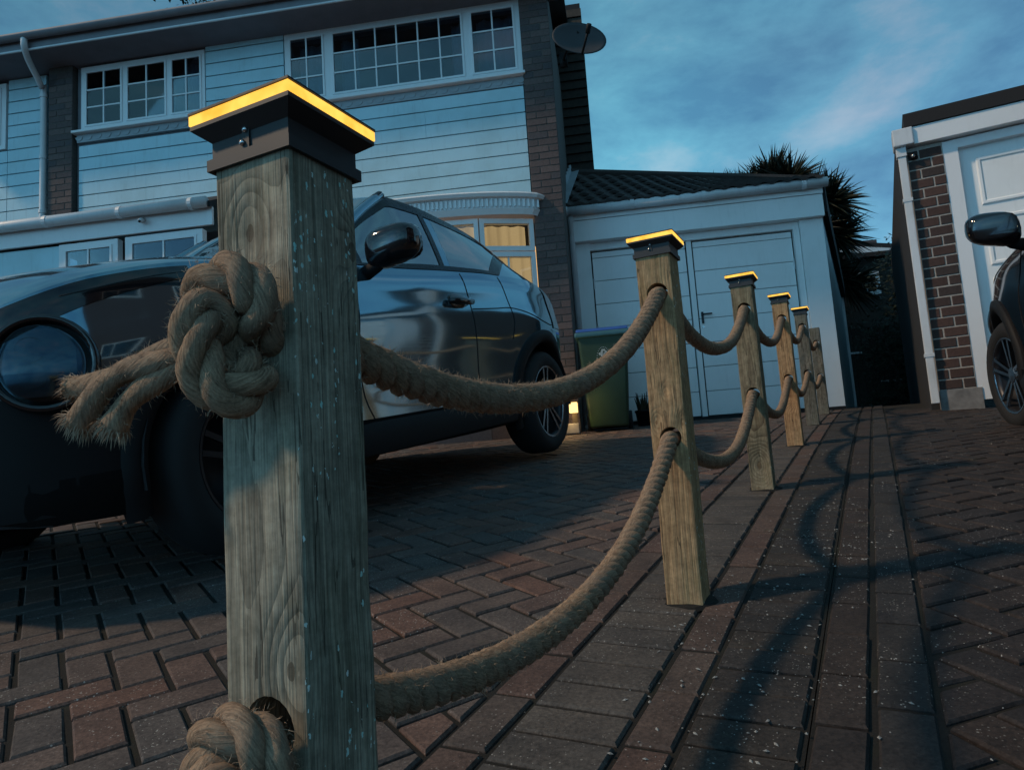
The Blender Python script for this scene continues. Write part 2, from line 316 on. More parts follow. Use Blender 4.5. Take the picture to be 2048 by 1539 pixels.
def mat_wood(name, hue, knots, centre, flecks, algae, contrast=1.0):
    k = NT(name); p = k.obj(); sx = k.n('ShaderNodeSeparateXYZ'); k.i(sx, 0, p)
    wob = k.noise(k.scale(p, (6, 6, 1.3)), 1.0, 3, .5); wob2 = k.noise(k.scale(p, (30, 30, 3)), 1.0, 4, .55)
    dx = k.math('SUBTRACT', sx.outputs[0], centre[0]); dy = k.math('SUBTRACT', sx.outputs[1], centre[1])
    d = k.math('SQRT', k.math('ADD', k.math('MULTIPLY', dx, dx), k.math('MULTIPLY', dy, dy)))
    d = k.math('ADD', d, k.math('MULTIPLY_ADD', wob, .034, k.math('MULTIPLY', wob2, .0035)))
    kn = None
    for kp, s_, amp in knots:
        vd = k.n('ShaderNodeVectorMath', operation='DISTANCE'); k.i(vd, 0, k.scale(p, (1, 1, .55))); k.i(vd, 1, (kp[0], kp[1], kp[2]*.55))
        q = k.math('DIVIDE', vd.outputs['Value'], s_); g = k.math('POWER', 2.718, k.math('MULTIPLY', k.math('MULTIPLY', q, q), -1.0))
        d = k.math('ADD', d, k.math('MULTIPLY', g, amp)); core = k.math('LESS_THAN', k.math('ADD', q, k.math('MULTIPLY', wob2, .5)), .42)
        kn = core if kn is None else k.math('MAXIMUM', kn, core)
    crk = k.math('LESS_THAN', k.math('ABSOLUTE', k.math('SUBTRACT', k.noise(k.scale(p, (55, 55, 1.6)), 1.0, 3, .5), .5)), .0065)
    crk = k.math('MULTIPLY', crk, k.math('GREATER_THAN', k.noise(k.scale(p, (20, 20, 5)), 1.0, 3), .50))
    ring = k.math('FRACT', k.math('MULTIPLY', d, 165)); ring = k.math('POWER', ring, 1.7)
    fib = k.noise(k.scale(p, (420, 420, 7)), 1.0, 4, .6); big = k.noise(k.scale(p, (9, 9, 4)), 1.0, 5, .6)
    a, b, dk = hue
    c = k.mix(k.math('MULTIPLY', ring, .75*contrast), a, dk); c = k.mix(k.ramp(big, [(.35, (0, 0, 0)), (.7, (.75, .75, .75))]), c, b)
    c = k.mix(.8, c, k.ramp(fib, [(.32, (.42, .42, .42)), (.68, (1.25, 1.25, 1.25))]), 'MULTIPLY')
    stn = k.ramp(k.noise(k.scale(p, (70, 70, 2.2)), 1.0, 5, .65), [(.5, (0, 0, 0)), (.70, (1, 1, 1))]); c = k.mix(k.math('MULTIPLY', stn, .6), c, dk)
    if kn is not None: c = k.mix(k.math('MULTIPLY', kn, .65), c, (dk[0]*.9, dk[1]*.75, dk[2]*.65))
    c = k.mix(k.math('MULTIPLY', crk, .65), c, (.02, .017, .014))
    mot = k.noise(p, 55, 6, .7); c = k.mix(.7, c, k.ramp(mot, [(.35, (.55, .54, .53)), (.65, (1.15, 1.15, 1.15))]), 'MULTIPLY')
    al = k.ramp(k.noise(k.scale(p, (16, 16, 6)), 1.0, 6, .7), [(.52, (0, 0, 0)), (.68, (1, 1, 1))]); c = k.mix(k.math('MULTIPLY', al, algae), c, (.105, .115, .045))
    if flecks:
        vp = k.n('ShaderNodeVectorMath', operation='ADD'); k.i(vp, 0, k.scale(p, (1, 1, .5))); nz = k.n('ShaderNodeTexNoise'); k.i(nz, 'Vector', p); k.i(nz, 'Scale', 260.0); sc_ = k.n('ShaderNodeVectorMath', operation='SCALE'); k.i(sc_, 0, nz.outputs['Color']); k.i(sc_, 'Scale', .004); k.i(vp, 1, sc_.outputs[0]); vp = vp.outputs[0]; v = k.vor(vp, 235, out='Color'); vd = k.vor(vp, 235); sp = k.n('ShaderNodeSeparateColor'); k.i(sp, 0, v)
        mk = k.math('MULTIPLY', k.math('GREATER_THAN', sp.outputs[0], 1-flecks), k.math('LESS_THAN', vd, k.math('MULTIPLY', sp.outputs[1], .42)))
        mk = k.math('MULTIPLY', mk, k.math('GREATER_THAN', sx.outputs[0], .0435))
        mk = k.math('MULTIPLY', mk, k.math('GREATER_THAN', k.noise(k.scale(p, (1, 26, 3)), 1.0, 3), .44))
        c = k.mix(k.math('MULTIPLY', mk, .85), c, k.ramp(sp.outputs[2], [(0, (.36, .74, .70)), (1, (.80, .84, .80))]))
    h = k.math('ADD', k.math('MULTIPLY', ring, -1.0), k.math('MULTIPLY_ADD', fib, .8, k.math('MULTIPLY', crk, -1.5)))
    return k.bsdf(c, .82, spec=.25, bump=h, bs=.8, bd=.003)
OLD = ((.36, .315, .235), (.46, .42, .325), (.090, .075, .055)); TAN = ((.60, .365, .185), (.52, .355, .20), (.24, .125, .06)); OLIVE = ((.33, .265, .165), (.37, .30, .20), (.12, .085, .05)); GREYW = ((.23, .215, .17), (.27, .255, .21), (.12, .105, .08))
k = NT('jute'); p = k.obj(); fv = k.n('ShaderNodeAttribute', attribute_name='fib').outputs['Vector']
fb = k.noise(fv, 1.0, 5, .65); n2 = k.noise(p, 60, 4, .6); n3 = k.noise(p, 9, 3); n = k.noise(p, 500, 3, .7)
c = k.mix(.85, k.ramp(n2, [(.3, (.275, .182, .120)), (.7, (.45, .315, .210))]), k.ramp(fb, [(.30, (.28, .25, .23)), (.52, (.95, .93, .92)), (.72, (1.35, 1.28, 1.2))]), 'MULTIPLY')
c = k.mix(.4, c, k.ramp(n, [(.3, (.5, .5, .5)), (.7, (1.2, 1.2, 1.2))]), 'MULTIPLY')
c = k.mix(k.ramp(n3, [(.4, (0, 0, 0)), (.7, (.45, .45, .45))]), c, (.24, .19, .155)); M['jute'] = k.bsdf(c, .95, spec=.12, bump=fb, bs=1.0, bd=.0022)
M['fuzz'] = simple('jute_fibre', (.36, .26, .18), .9)

# ================================================================ ground and paving
def W(a, b, z=0): return RU*a+UU*b+Vector((0, 0, z))           # post-row coordinates to world
mb = MB(); rows = []
ys = list(np.linspace(-60, -3, 12))+list(np.linspace(-2.5, 11, 46))+list(np.linspace(13, 400, 14))
xs = [-400, -150, -60, -25]+list(np.linspace(-12, 14, 27))+[25, 60, 150, 400]
for y in ys: rows.append([Vector((x, y, gz(x, y)-.075)) for x in xs])
tag(mb.grid(rows).build('ground', M['soil'], None, True), kind='structure')

A2 = -.48                                                      # the post line
def clip(poly, a0, keep_less):                                 # clip a convex polygon at a = a0
    out = []
    for i in range(len(poly)):
        p, q = poly[i], poly[(i+1) % len(poly)]; ip = (p[0] <= a0) if keep_less else (p[0] >= a0); iq = (q[0] <= a0) if keep_less else (q[0] >= a0)
        if ip: out.append(p)
        if ip != iq:
            t = (a0-p[0])/(q[0]-p[0]); out.append((a0, p[1]+t*(q[1]-p[1])))
    return out
def inset(poly, d):
    n = len(poly); ar = sum(poly[i][0]*poly[(i+1) % n][1]-poly[(i+1) % n][0]*poly[i][1] for i in range(n))/2
    if ar < 0: poly = poly[::-1]
    out = []
    for i in range(n):
        p0, p1, p2 = Vector(poly[i-1]), Vector(poly[i]), Vector(poly[(i+1) % n])
        e1, e2 = (p1-p0), (p2-p1)
        if e1.length < 1e-6 or e2.length < 1e-6: return None
        e1.normalize(); e2.normalize(); n1 = Vector((-e1.y, e1.x)); n2 = Vector((-e2.y, e2.x)); b = n1+n2
        if b.length < .3: return None
        b = b/b.length; out.append(tuple(p1+b*d/max(.3, b.dot(n1))))
    return out
def same_turn(a, b):                                           # the inset loop must keep every edge's direction
    n = len(b)
    if sum(a[i][0]*a[(i+1) % n][1]-a[(i+1) % n][0]*a[i][1] for i in range(n)) < 0: a = a[::-1]
    return all((a[(i+1) % n][0]-a[i][0])*(b[(i+1) % n][0]-b[i][0])+(a[(i+1) % n][1]-a[i][1])*(b[(i+1) % n][1]-b[i][1]) > 0 for i in range(n)) and max(math.hypot(a[i][0]-b[i][0], a[i][1]-b[i][1]) for i in range(n)) < .02
def area(poly): return abs(sum(poly[i][0]*poly[(i+1) % len(poly)][1]-poly[(i+1) % len(poly)][0]*poly[i][1] for i in range(len(poly))))/2
def herring(ang, w, org, lo, hi, b0, b1):
    ca, sa = math.cos(ang), math.sin(ang); out = []; R_ = int(14/w)
    for i in range(-R_, R_):
        for j in range(-R_, R_):
            mth = (i-j) % 4
            if mth == 0: r = (i, j, i+2, j+1)
            elif mth == 3: r = (i, j, i+1, j+2)
            else: continue
            cx, cy = (r[0]+r[2])/2*w, (r[1]+r[3])/2*w; a = org[0]+ca*cx+sa*cy; b = org[1]-sa*cx+ca*cy
            if not (lo-.3 < a < hi+.3 and b0 < b < b1): continue
            pl = []
            for x, y in ((r[0], r[1]), (r[2], r[1]), (r[2], r[3]), (r[0], r[3])): pl.append((org[0]+ca*x*w+sa*y*w, org[1]-sa*x*w+ca*y*w))
            pl = clip(clip(pl, lo, False), hi, True)
            if len(pl) > 2 and area(pl) > .0012: out.append(pl)
    return out
def visible_size(pl):
    c = Vector((sum(p[0] for p in pl)/len(pl), sum(p[1] for p in pl)/len(pl))); P = W(c.x, c.y); P.z = gz(P.x, P.y)
    x, y, z = proj(P)
    if z < .25 or not (-60 < x < 2108 and -60 < y < 1600): return 0
    q = []
    for p in pl:
        Q = W(*p); Q.z = gz(Q.x, Q.y); u = proj(Q); q.append((u[0], u[1]))
    return area(q)
paver_cache = {}
def paver_mesh(pl, c, nrm, jit, world_space):
    q = []
    for p in pl:                                                   # drop slivers left by cutting
        if not q or math.hypot(p[0]-q[-1][0], p[1]-q[-1][1]) > .010: q.append(p)
    if len(q) > 2 and math.hypot(q[0][0]-q[-1][0], q[0][1]-q[-1][1]) < .010: q.pop()
    if len(q) < 3: return None
    if sum(q[i][0]*q[(i+1) % len(q)][1]-q[(i+1) % len(q)][0]*q[i][1] for i in range(len(q))) < 0: q = q[::-1]
    ins = inset(q, .0056); top = inset(ins, .004) if ins else None
    if not top or not same_turn(q, ins) or not same_turn(ins, top):
        cx, cy = sum(p[0] for p in q)/len(q), sum(p[1] for p in q)/len(q)
        ins = [(cx+(p[0]-cx)*.86, cy+(p[1]-cy)*.86) for p in q]; top = [(cx+(p[0]-cx)*.78, cy+(p[1]-cy)*.78) for p in q]
    n = len(ins)
    lv = []
    for ring, z in ((ins, -.05), (ins, -.005), (top, 0.0)):
        for p in ring: lv.append(Vector((p[0]-c.x, p[1]-c.y, z)))
    fs = [tuple(range(2*n, 3*n))]+[(i, (i+1) % n, n+(i+1) % n, n+i) for i in range(n)]+[(n+i, n+(i+1) % n, 2*n+(i+1) % n, 2*n+i) for i in range(n)]
    return lv, fs
def frame_at(c, jit):
    P = W(c.x, c.y); P.z = gz(P.x, P.y)+jit[0]; nz = gnorm(P.x, P.y); nz = (nz+Vector((jit[1], jit[2], 0))).normalized()
    y = (UU-nz*UU.dot(nz)).normalized(); x = y.cross(nz); tw = jit[1]*.9; x, y = x*math.cos(tw)+y*math.sin(tw), y*math.cos(tw)-x*math.sin(tw); m_ = Matrix.Identity(4)
    for i in range(3): m_[i][0], m_[i][1], m_[i][2], m_[i][3] = x[i], y[i], nz[i], P[i]
    return m_
def pave(parent, items, limit=300):
    items = [(visible_size(pl), pl, mt) for pl, mt in items]; items.sort(key=lambda t: -t[0])
    rest = {}
    for idx, (sz, pl, mt) in enumerate(items):
        c = Vector((sum(p[0] for p in pl)/len(pl), sum(p[1] for p in pl)/len(pl)))
        jit = (random.gauss(0, .0013), random.gauss(0, .008), random.gauss(0, .008)); r = paver_mesh(pl, c, None, jit, False)
        if not r: continue
        lv, fs = r; mw = frame_at(c, jit)
        if idx < limit and sz > 30:
            key = (mt, tuple((round(v.x, 3), round(v.y, 3)) for v in lv))
            if key in paver_cache: me = paver_cache[key]
            else:
                me = bpy.data.meshes.new('paver'); me.from_pydata([tuple(v) for v in lv], [], fs); me.materials.append(M[mt]); paver_cache[key] = me
            o = bpy.data.objects.new('paver', me); col.objects.link(o); o.matrix_world = mw; o.parent = parent
        else:
            d = rest.setdefault(mt, ([], [], [])); n0 = len(d[0]); d[0].extend(tuple(mw @ v) for v in lv); d[1].extend(tuple(i+n0 for i in f) for f in fs); rv = random.random(); d[2].extend([rv]*len(lv))
    if rest:
        vs_, fs_, rn, mi, mats = [], [], [], [], []
        for mt, d in rest.items():
            n0 = len(vs_); vs_ += d[0]; fs_ += [tuple(i+n0 for i in f) for f in d[1]]; rn += d[2]; mi += [len(mats)]*len(d[1]); mats.append(M[mt])
        me = bpy.data.meshes.new('distant_pavers'); me.from_pydata(vs_, [], fs_)
        for x in mats: me.materials.append(x)
        me.polygons.foreach_set('material_index', mi); at = me.attributes.new('rnd', 'FLOAT', 'POINT'); at.data.foreach_set('value', rn)
        o = bpy.data.objects.new('distant_pavers', me); col.objects.link(o); o.parent = parent; o['kind'] = 'stuff'
def bed(a0, a1, b0, b1):
    mb = MB(); rows = []
    for b in np.linspace(b0, b1, 40):
        r = []
        for a in np.linspace(a0, a1, 12): P = W(a, b); r.append(Vector((P.x, P.y, gz(P.x, P.y)-.0075)))
        rows.append(r)
    return tag(mb.grid(rows).build('x', M['sand'], None, True), kind='structure')
def stretch(a0, a1, mt, b0, b1, L_, ph):
    out = []; b = b0+ph
    while b < b1: out.append(([(a0, b), (a1, b), (a1, b+L_), (a0, b+L_)], mt)); b += L_
    return out
EDGE = [A2-.255, A2-.16, A2+.04, A2+.13, A2+.315, A2+.41, A2+.51]
dl = bed(-7.6, EDGE[4]+.002, -1.6, 9.6); dl.name = 'driveway'
items = [(pl, 'paver') for pl in herring(math.radians(31), .098, (A2-.9, 1.0), -7.5, EDGE[0], -.9, 9.2)]
items += stretch(EDGE[0], EDGE[1], 'paver_red', -.9, 8.9, .198, .03)
items += stretch(EDGE[1], EDGE[2], 'paver_grey', -.9, 8.9, .099, .01)
items += stretch(EDGE[2], EDGE[3], 'paver_red', -.9, 8.9, .198, .12)
items += stretch(EDGE[3], EDGE[4], 'paver_dark', -.9, 9.0, .099, .05)
pave(dl, items)
dr = bed(EDGE[4]+.004, 5.5, -1.6, 9.6); dr.name = 'neighbour_driveway'
items = stretch(EDGE[4]+.004, EDGE[5], 'paver_brown', -.9, 9.0, .198, .07)+stretch(EDGE[5]+.003, EDGE[6], 'paver_dark', -.9, 9.0, .198, .16)
items += [(pl, 'paver_right') for pl in herring(math.radians(46), .098, (A2+1.2, 1.1), EDGE[6], 5.4, -.9, 7.5)]
pave(dr, items)
# grit, petals and crumbs lying on the border courses
mb = MB()
cen = [(random.gauss(A2+.24, .10), .7+abs(random.gauss(0, 1.6))) for _ in range(46)]
for i in range(950):
    a = random.choice([random.gauss(A2+.24, .09), random.gauss(A2+.30, .22), random.uniform(A2-.3, A2+1.2)]); b = .6+abs(random.gauss(0, 1.9)); cc = random.choice(cen)
    if random.random() < .72: a, b = cc[0]+random.gauss(0, .05), cc[1]+random.gauss(0, .09)
    P = W(a, b); P.z = gz(P.x, P.y)+.001
    s = random.choice([.0009, .0012, .0016, .002, .0034]); an = random.uniform(0, PI); st = random.uniform(1, 2.2)
    d = Vector((math.cos(an), math.sin(an), .16)); e_ = Vector((-math.sin(an), math.cos(an), 0))
    mb.add([P-d*s*st, P+e_*s, P+d*s*st, P-e_*s, P+Vector((0, 0, s*.8))], [(0, 1, 4), (1, 2, 4), (2, 3, 4), (3, 0, 4)])
tag(mb.build('scattered_grit', M['grit']), 'pale grit and crumbs strewn over the dark border pavers', 'grit', kind='stuff')

# ================================================================ rope posts
PW = .090
POSTS = [.517, 1.882, 3.318, 4.79, 6.22, 7.62]
def pz(b):
    P = W(A2, b); return gz(P.x, P.y)
wood = [
 mat_wood('weathered_post_wood', OLD, [((-.004, -.045, .775), .030, .030), ((.045, .036, .768), .022, .03), ((.03, -.045, .40), .028, .020)], (-.012, .115), .36, .22),
 mat_wood('tan_post_wood', TAN, [((-.028, -.045, .445), .017, .02), ((.036, -.045, .435), .017, .02), ((.0, -.045, .52), .012, .012)], (-.06, .10), .10, .40, .6),
 mat_wood('ringed_post_wood', OLIVE, [((.0, -.045, .10), .05, .05)], (.01, .09), .03, .3, 1.3),
 mat_wood('brown_post_wood', TAN, [((.0, -.045, .30), .04, .04)], (.05, .06), 0, .25, 1.2),
 mat_wood('grey_post_wood', GREYW, [((.0, -.045, .5), .03, .03)], (-.04, .08), 0, .3), ]
labels = ['nearest wooden post with a big rope knot on its front', 'second tan wooden post with pale knots above its lower rope hole', 'third post, olive brown, with cathedral grain at its foot', 'fourth post, darker brown, with lit cap', 'fifth post, greyish wood, last with a lit cap', 'last post, dull brown without a cap, by the garage corner']
HOLES = []; TOPS = []
for i, b in enumerate(POSTS):
    zb = pz(b); P = W(A2, b, zb); t = thing('rope_post', labels[i], 'post', P, AU, 'rope posts along the drive')
    h = .846 if i == 0 else (.878 if i < 5 else .83); hw = PW/2
    hu, hl = ((.14-zb, -.197-zb) if i == 0 else (.77, .40)) if i < 5 else (.68, .36)
    HOLES.append((zb+hu, zb+hl)); TOPS.append(zb+h)
    mb = MB(); NL = 15
    rows = []
    for j in range(NL+1):
        z = -.12+(h+.12)*j/NL; rr = []
        for (x, y) in ((-1, -1), (1, -1), (1, 1), (-1, 1)): rr.append(Vector((x*hw+random.gauss(0, .0005), y*hw+random.gauss(0, .0005), z)))
        rows.append(rr)
    mb.grid(rows, True); mb.f.append((0, 1, 2, 3)); n0 = NL*4; mb.f.append((n0, n0+1, n0+2, n0+3))
    sh = mb.build('shaft', wood[min(i, 4)], t)
    bm = bmesh.new(); bm.from_mesh(sh.data); ed = [e for e in bm.edges if abs(e.verts[0].co.z-e.verts[1].co.z) > .02]; bmesh.ops.bevel(bm, geom=ed, offset=.004, segments=2, affect='EDGES', profile=.5); bm.to_mesh(sh.data); bm.free()
    # crumbs of sand packed round the foot
    mb = MB(); fr_ = [Vector((.064*math.cos(2*PI*q/18)*(1+.10*math.sin(q*2.3+i)), .064*math.sin(2*PI*q/18)*(1+.10*math.cos(q*1.7)), 0)) for q in range(18)]
    mb.grid([[p*1.12+Vector((0, 0, p.y*.15-.006)) for p in fr_], [p+Vector((0, 0, p.y*.15+.003)) for p in fr_], [p*.5+Vector((0, 0, p.y*.07+.008)) for p in fr_]], True); mb.build('footing', M['sand'], t)
    # the rope holes are bored right through
    ct = MB()
    for hz in (hu, hl): ct.tube([(0.004, -.2, hz+.004), (0.004, .2, hz+.004)], .0275, 20)
    co = ct.build('cut', None); co.parent = t
    bpy.context.view_layer.update()
    md = sh.modifiers.new('b', 'BOOLEAN'); md.operation = 'DIFFERENCE'; md.solver = 'EXACT'; md.object = co
    dg = bpy.context.evaluated_depsgraph_get(); me = bpy.data.meshes.new_from_object(sh.evaluated_get(dg)); sh.modifiers.clear(); sh.data = me; bpy.data.objects.remove(co)
    if not me.materials: me.materials.append(wood[min(i, 4)])
    if i == 5: continue
    # cap light: collar, flange, sloping neck, lit band, lid
    cz = h-.004
    mb = MB()
    def sq(r, z): return [Vector((-r, -r, z)), Vector((r, -r, z)), Vector((r, r, z)), Vector((-r, r, z))]
    mb.grid([sq(.0460, cz), sq(.0500, cz), sq(.0500, cz+.011), sq(.0464, cz+.0115), sq(.0464, cz+.028), sq(.0600, cz+.0385), sq(.0600, cz+.0425), sq(.030, cz+.0425)], True)
    cap = mb.build('light_cap', M['dark_plastic_cap'], t, label='dark plastic cap with a glowing amber band')
    mb = MB(); mb.grid([sq(.0594, cz+.0427), sq(.0606, cz+.0434), sq(.0606, cz+.0525), sq(.0594, cz+.0533)], True); mb.build('lit_band', M['led'], cap, bevel=0)
    mb = MB(); mb.grid([sq(.040, cz+.0535), sq(.0612, cz+.0535), sq(.0612, cz+.0555), sq(.054, cz+.058), sq(.01, cz+.060)], True); mb.f.append(tuple(range(len(mb.v)-4, len(mb.v)))); mb.build('lid', M['dark_plastic_cap'], cap)
    mb = MB(); mb.box((-.0065, -.0482, cz+.012), (.0015, -.0455, cz+.0335)); mb.build('bracket', M['dark_plastic_cap'], cap)
    for zz in (cz+.0175, cz+.029):
        mb = MB(); mb.lathe([(0, .003), (.0022, .0026), (.003, .0012), (.003, 0)], (-.004+(.0016 if zz > cz+.02 else -.002), -.0484, zz), (0, -1, 0), 10); mb.build('screw', M['steel'], cap, True)

# ================================================================ ropes
RR = .0208
KR = .0172
KZ = (-.008, -.032)                                             # the knots hang a little below their holes
def strands(path, twist, rope_r=RR, seg=8):
    """three laid strands round a path; returns three lists of centre points and the strand radius"""
    n = len(path); T = [(path[min(i+1, n-1)]-path[max(i-1, 0)]).normalized() for i in range(n)]
    u = T[0].orthogonal().normalized(); U_ = []
    for i in range(n): u = (u-T[i]*u.dot(T[i])).normalized(); U_.append(u.copy())
    s = 0; out = [[], [], []]; off = rope_r*.555
    for i in range(n):
        if i: s += (path[i]-path[i-1]).length
        w = T[i].cross(U_[i])
        for q in range(3):
            a = 2*PI*(s/twist+q/3); out[q].append(path[i]+(U_[i]*math.cos(a)+w*math.sin(a))*off)
    return out
def fibres(o, n, path, q):                                      # fibre direction carried on the surface for the material
    me = o.data; s = 0.0; vals = []
    for i in range(len(path)):
        if i: s += (path[i]-path[i-1]).length
        for k_ in range(n):
            a = 2*PI*k_/n+s*60; vals += [s*55+q*17.3, math.cos(a)*5.0, math.sin(a)*5.0]
    at = me.attributes.new('fib', 'FLOAT_VECTOR', 'POINT'); at.data.foreach_set('vector', vals)
def fuzz_on(pts_r, count, lmin, lmax, th, drop=True):
    mb = MB()
    for _ in range(count):
        c, t, r = random.choice(pts_r)
        d = Vector((random.gauss(0, 1), random.gauss(0, 1), random.gauss(.25, 1))); d = (d-t*d.dot(t)).normalized(); base = c+d*r*.9
        dr = (d*random.uniform(.3, 1)+t*random.uniform(-1, 1)*1.0+Vector((random.gauss(0, .3), random.gauss(0, .3), random.gauss(0, .3)))).normalized(); l = random.uniform(lmin, lmax)*random.uniform(.4, 1); m_ = base+dr*l*.55; e_ = m_+(dr+d*.2+Vector((random.gauss(0, .5), random.gauss(0, .5), random.gauss(0, .5)))).normalized()*l*.5
        sd = dr.cross(Vector((random.gauss(0, 1), random.gauss(0, 1), random.gauss(0, 1)))).normalized()*th
        mb.add([base-sd, base+sd, m_+sd*.8, m_-sd*.8, e_], [(0, 1, 2, 3), (3, 2, 4)])
    return mb
def make_rope(level, sags, label):
    zs = [h[level] for h in HOLES]; P0 = W(A2, POSTS[0], zs[0])
    t = thing('rope', label, 'rope', P0, AU, 'ropes strung between the posts')
    def loc(b, z, a=0.004): return Vector((a, b-POSTS[0], z-zs[0]))
    path = []
    for i in range(5):
        b0, b1 = POSTS[i], POSTS[i+1]; n = int((b1-b0)/(.006 if i == 0 else .009 if i < 3 else .014)); hb = PW/2
        for j in range(n):
            q = j/n; b = b0+(b1-b0)*q
            qq = min(max((b-b0-hb)/(b1-b0-2*hb), 0), 1); z = zs[i]+(zs[i+1]-zs[i])*qq-4*sags[i]*qq*(1-qq)
            path.append(loc(b, z, .004+.004*math.sin(b*5+level)))
    path.append(loc(POSTS[5]-.01, zs[5]))
    # knot on the front of the nearest post, in rope radii: (right, out towards the viewer, up)
    K = [(.2, -1.0, .1), (.55, 1.2, .5), (1.35, 2.1, 1.5), (.5, 2.4, 2.75), (-1.25, 2.6, 2.75), (-2.35, 2.5, 1.35), (-2.05, 2.2, -.3), (-.75, 1.6, -1.35), (.75, 1.9, -2.3), (.45, 3.5, -3.15), (-.25, 4.3, -2.0), (-.5, 4.5, -.3), (-.65, 3.9, 1.05), (-.45, 2.5, .7), (-1.2, 2.1, -.6), (-2.7, 2.5, -1.0)]
    kp = smooth_path([Vector((k_[0]*KR+.013, -PW/2-k_[1]*KR*.86, k_[2]*KR+KZ[level])) for k_ in K], .004)
    full = list(reversed(kp))+[Vector((.004, -PW/2+.01, 0))]+path[int(.05/.006):]
    kn = len(kp)
    st = strands(path, .082)
    ks = strands(list(reversed(kp)), .105, KR*1.08)
    for q in range(3):
        mb = MB(); mb.tube(st[q], [RR*.545*(1+.05*math.sin(i*.9+q)) for i in range(len(st[q]))], 8); fibres(mb.build('strand', M['jute'], t, True), 8, st[q], q)
    kt = None
    for q in range(3):
        mb = MB(); mb.tube(ks[q], [KR*.57*(1+.06*math.sin(i*.33+q*2)+random.gauss(0, .03)) for i in range(len(ks[q]))], 12); fibres(mb.build('knot_strand', M['jute'], t, True), 12, ks[q], q+4)
    # unlaid tail: the three strands part and fray
    ends = [[(-2.3, 2.5, -.6), (-4.2, 2.7, -.75), (-6.4, 3.0, -1.4), (-8.8, 3.2, -2.0), (-11.2, 3.3, -2.0)],
            [(-2.3, 2.9, -.95), (-4.3, 3.4, -1.45), (-6.3, 3.7, -1.75), (-8.2, 3.9, -2.6), (-9.9, 4.0, -4.0)],
            [(-2.2, 2.6, -1.35), (-4.0, 3.0, -2.2), (-5.6, 3.2, -2.75), (-7.0, 3.2, -3.3), (-8.0, 3.3, -4.4)]]
    hair = []
    for q, E_ in enumerate(ends):
        pp = smooth_path([Vector((e_[0]*KR+.013, -PW/2-e_[1]*KR*.86, (e_[2] if level == 0 else e_[2]*1.0-max(0, -e_[0]-2.4)*.9)*KR+(.009 if level == 0 else .0)+KZ[level])) for e_ in E_], .004)
        pp = [p+Vector((0, math.sin(i*.25+q)*.0012, math.cos(i*.21+q*2)*.0016)) for i, p in enumerate(pp)]
        n = len(pp); rad = [KR*.60*(1.0-.10*math.sin(i*.4)+(.22*max(0, (i/n-.8)/.2))) for i in range(n)]
        mb = MB(); mb.tube(pp, rad, 12); ts = mb.build('tail_strand', M['jute'], t, True); fibres(ts, 12, pp, q+8)
        fm = MB(); d = (pp[-1]-pp[-4]).normalized()
        for _ in range(420):                                        # frayed brush of fibres at the end
            o_ = Vector((random.gauss(0, 1), random.gauss(0, 1), random.gauss(0, 1))); o_ = (o_-d*o_.dot(d)).normalized()*rad[-1]*math.sqrt(random.random())*1.0
            b_ = pp[-1]+o_-d*.006; dr = (d+o_/rad[-1]*random.uniform(.0, .45)+Vector((random.gauss(0, .34), random.gauss(0, .34), random.gauss(0, .34)))).normalized(); l = random.uniform(.004, .017); sd = dr.orthogonal().normalized()*.00035
            fm.add([b_-sd, b_+sd, b_+dr*l*.6+sd, b_+dr*l*.6-sd, b_+dr*l+Vector((0, 0, -.003))], [(0, 1, 2, 3), (3, 2, 4)])
        fr = fm.build('frayed_end', M['fuzz'], ts); fr['kind'] = 'stuff'
        hair += [(pp[i], (pp[min(i+1, n-1)]-pp[max(i-1, 0)]).normalized(), rad[i]) for i in range(n)]
    hair2 = []
    for ps in ks: hair2 += [(ps[i], (ps[i+1]-ps[i-1]).normalized(), RR*.6) for i in range(1, len(ps)-1)]
    near = []
    for ps in st:
        for i in range(1, len(ps)-1):
            if ps[i].y < 1.3: near.append((ps[i], (ps[i+1]-ps[i-1]).normalized(), RR*.6))
            if ps[i].y < .6: near.append((ps[i], (ps[i+1]-ps[i-1]).normalized(), RR*.6)); near.append(near[-1])
    mb = fuzz_on(near, 6500, .004, .013, .00028); mb2 = fuzz_on(hair2+hair, 5200, .004, .012, .00022); mb.add(mb2.v, mb2.f)
    f = mb.build('loose_fibres', M['fuzz'], t); f['kind'] = 'stuff'
    return t
make_rope(0, (.140, .15, .14, .12, .10), 'upper jute rope with a fat knot and frayed tail on the nearest post')
make_rope(1, (.142, .15, .14, .12, .10), 'lower jute rope sagging close to the pavers from the nearest post')

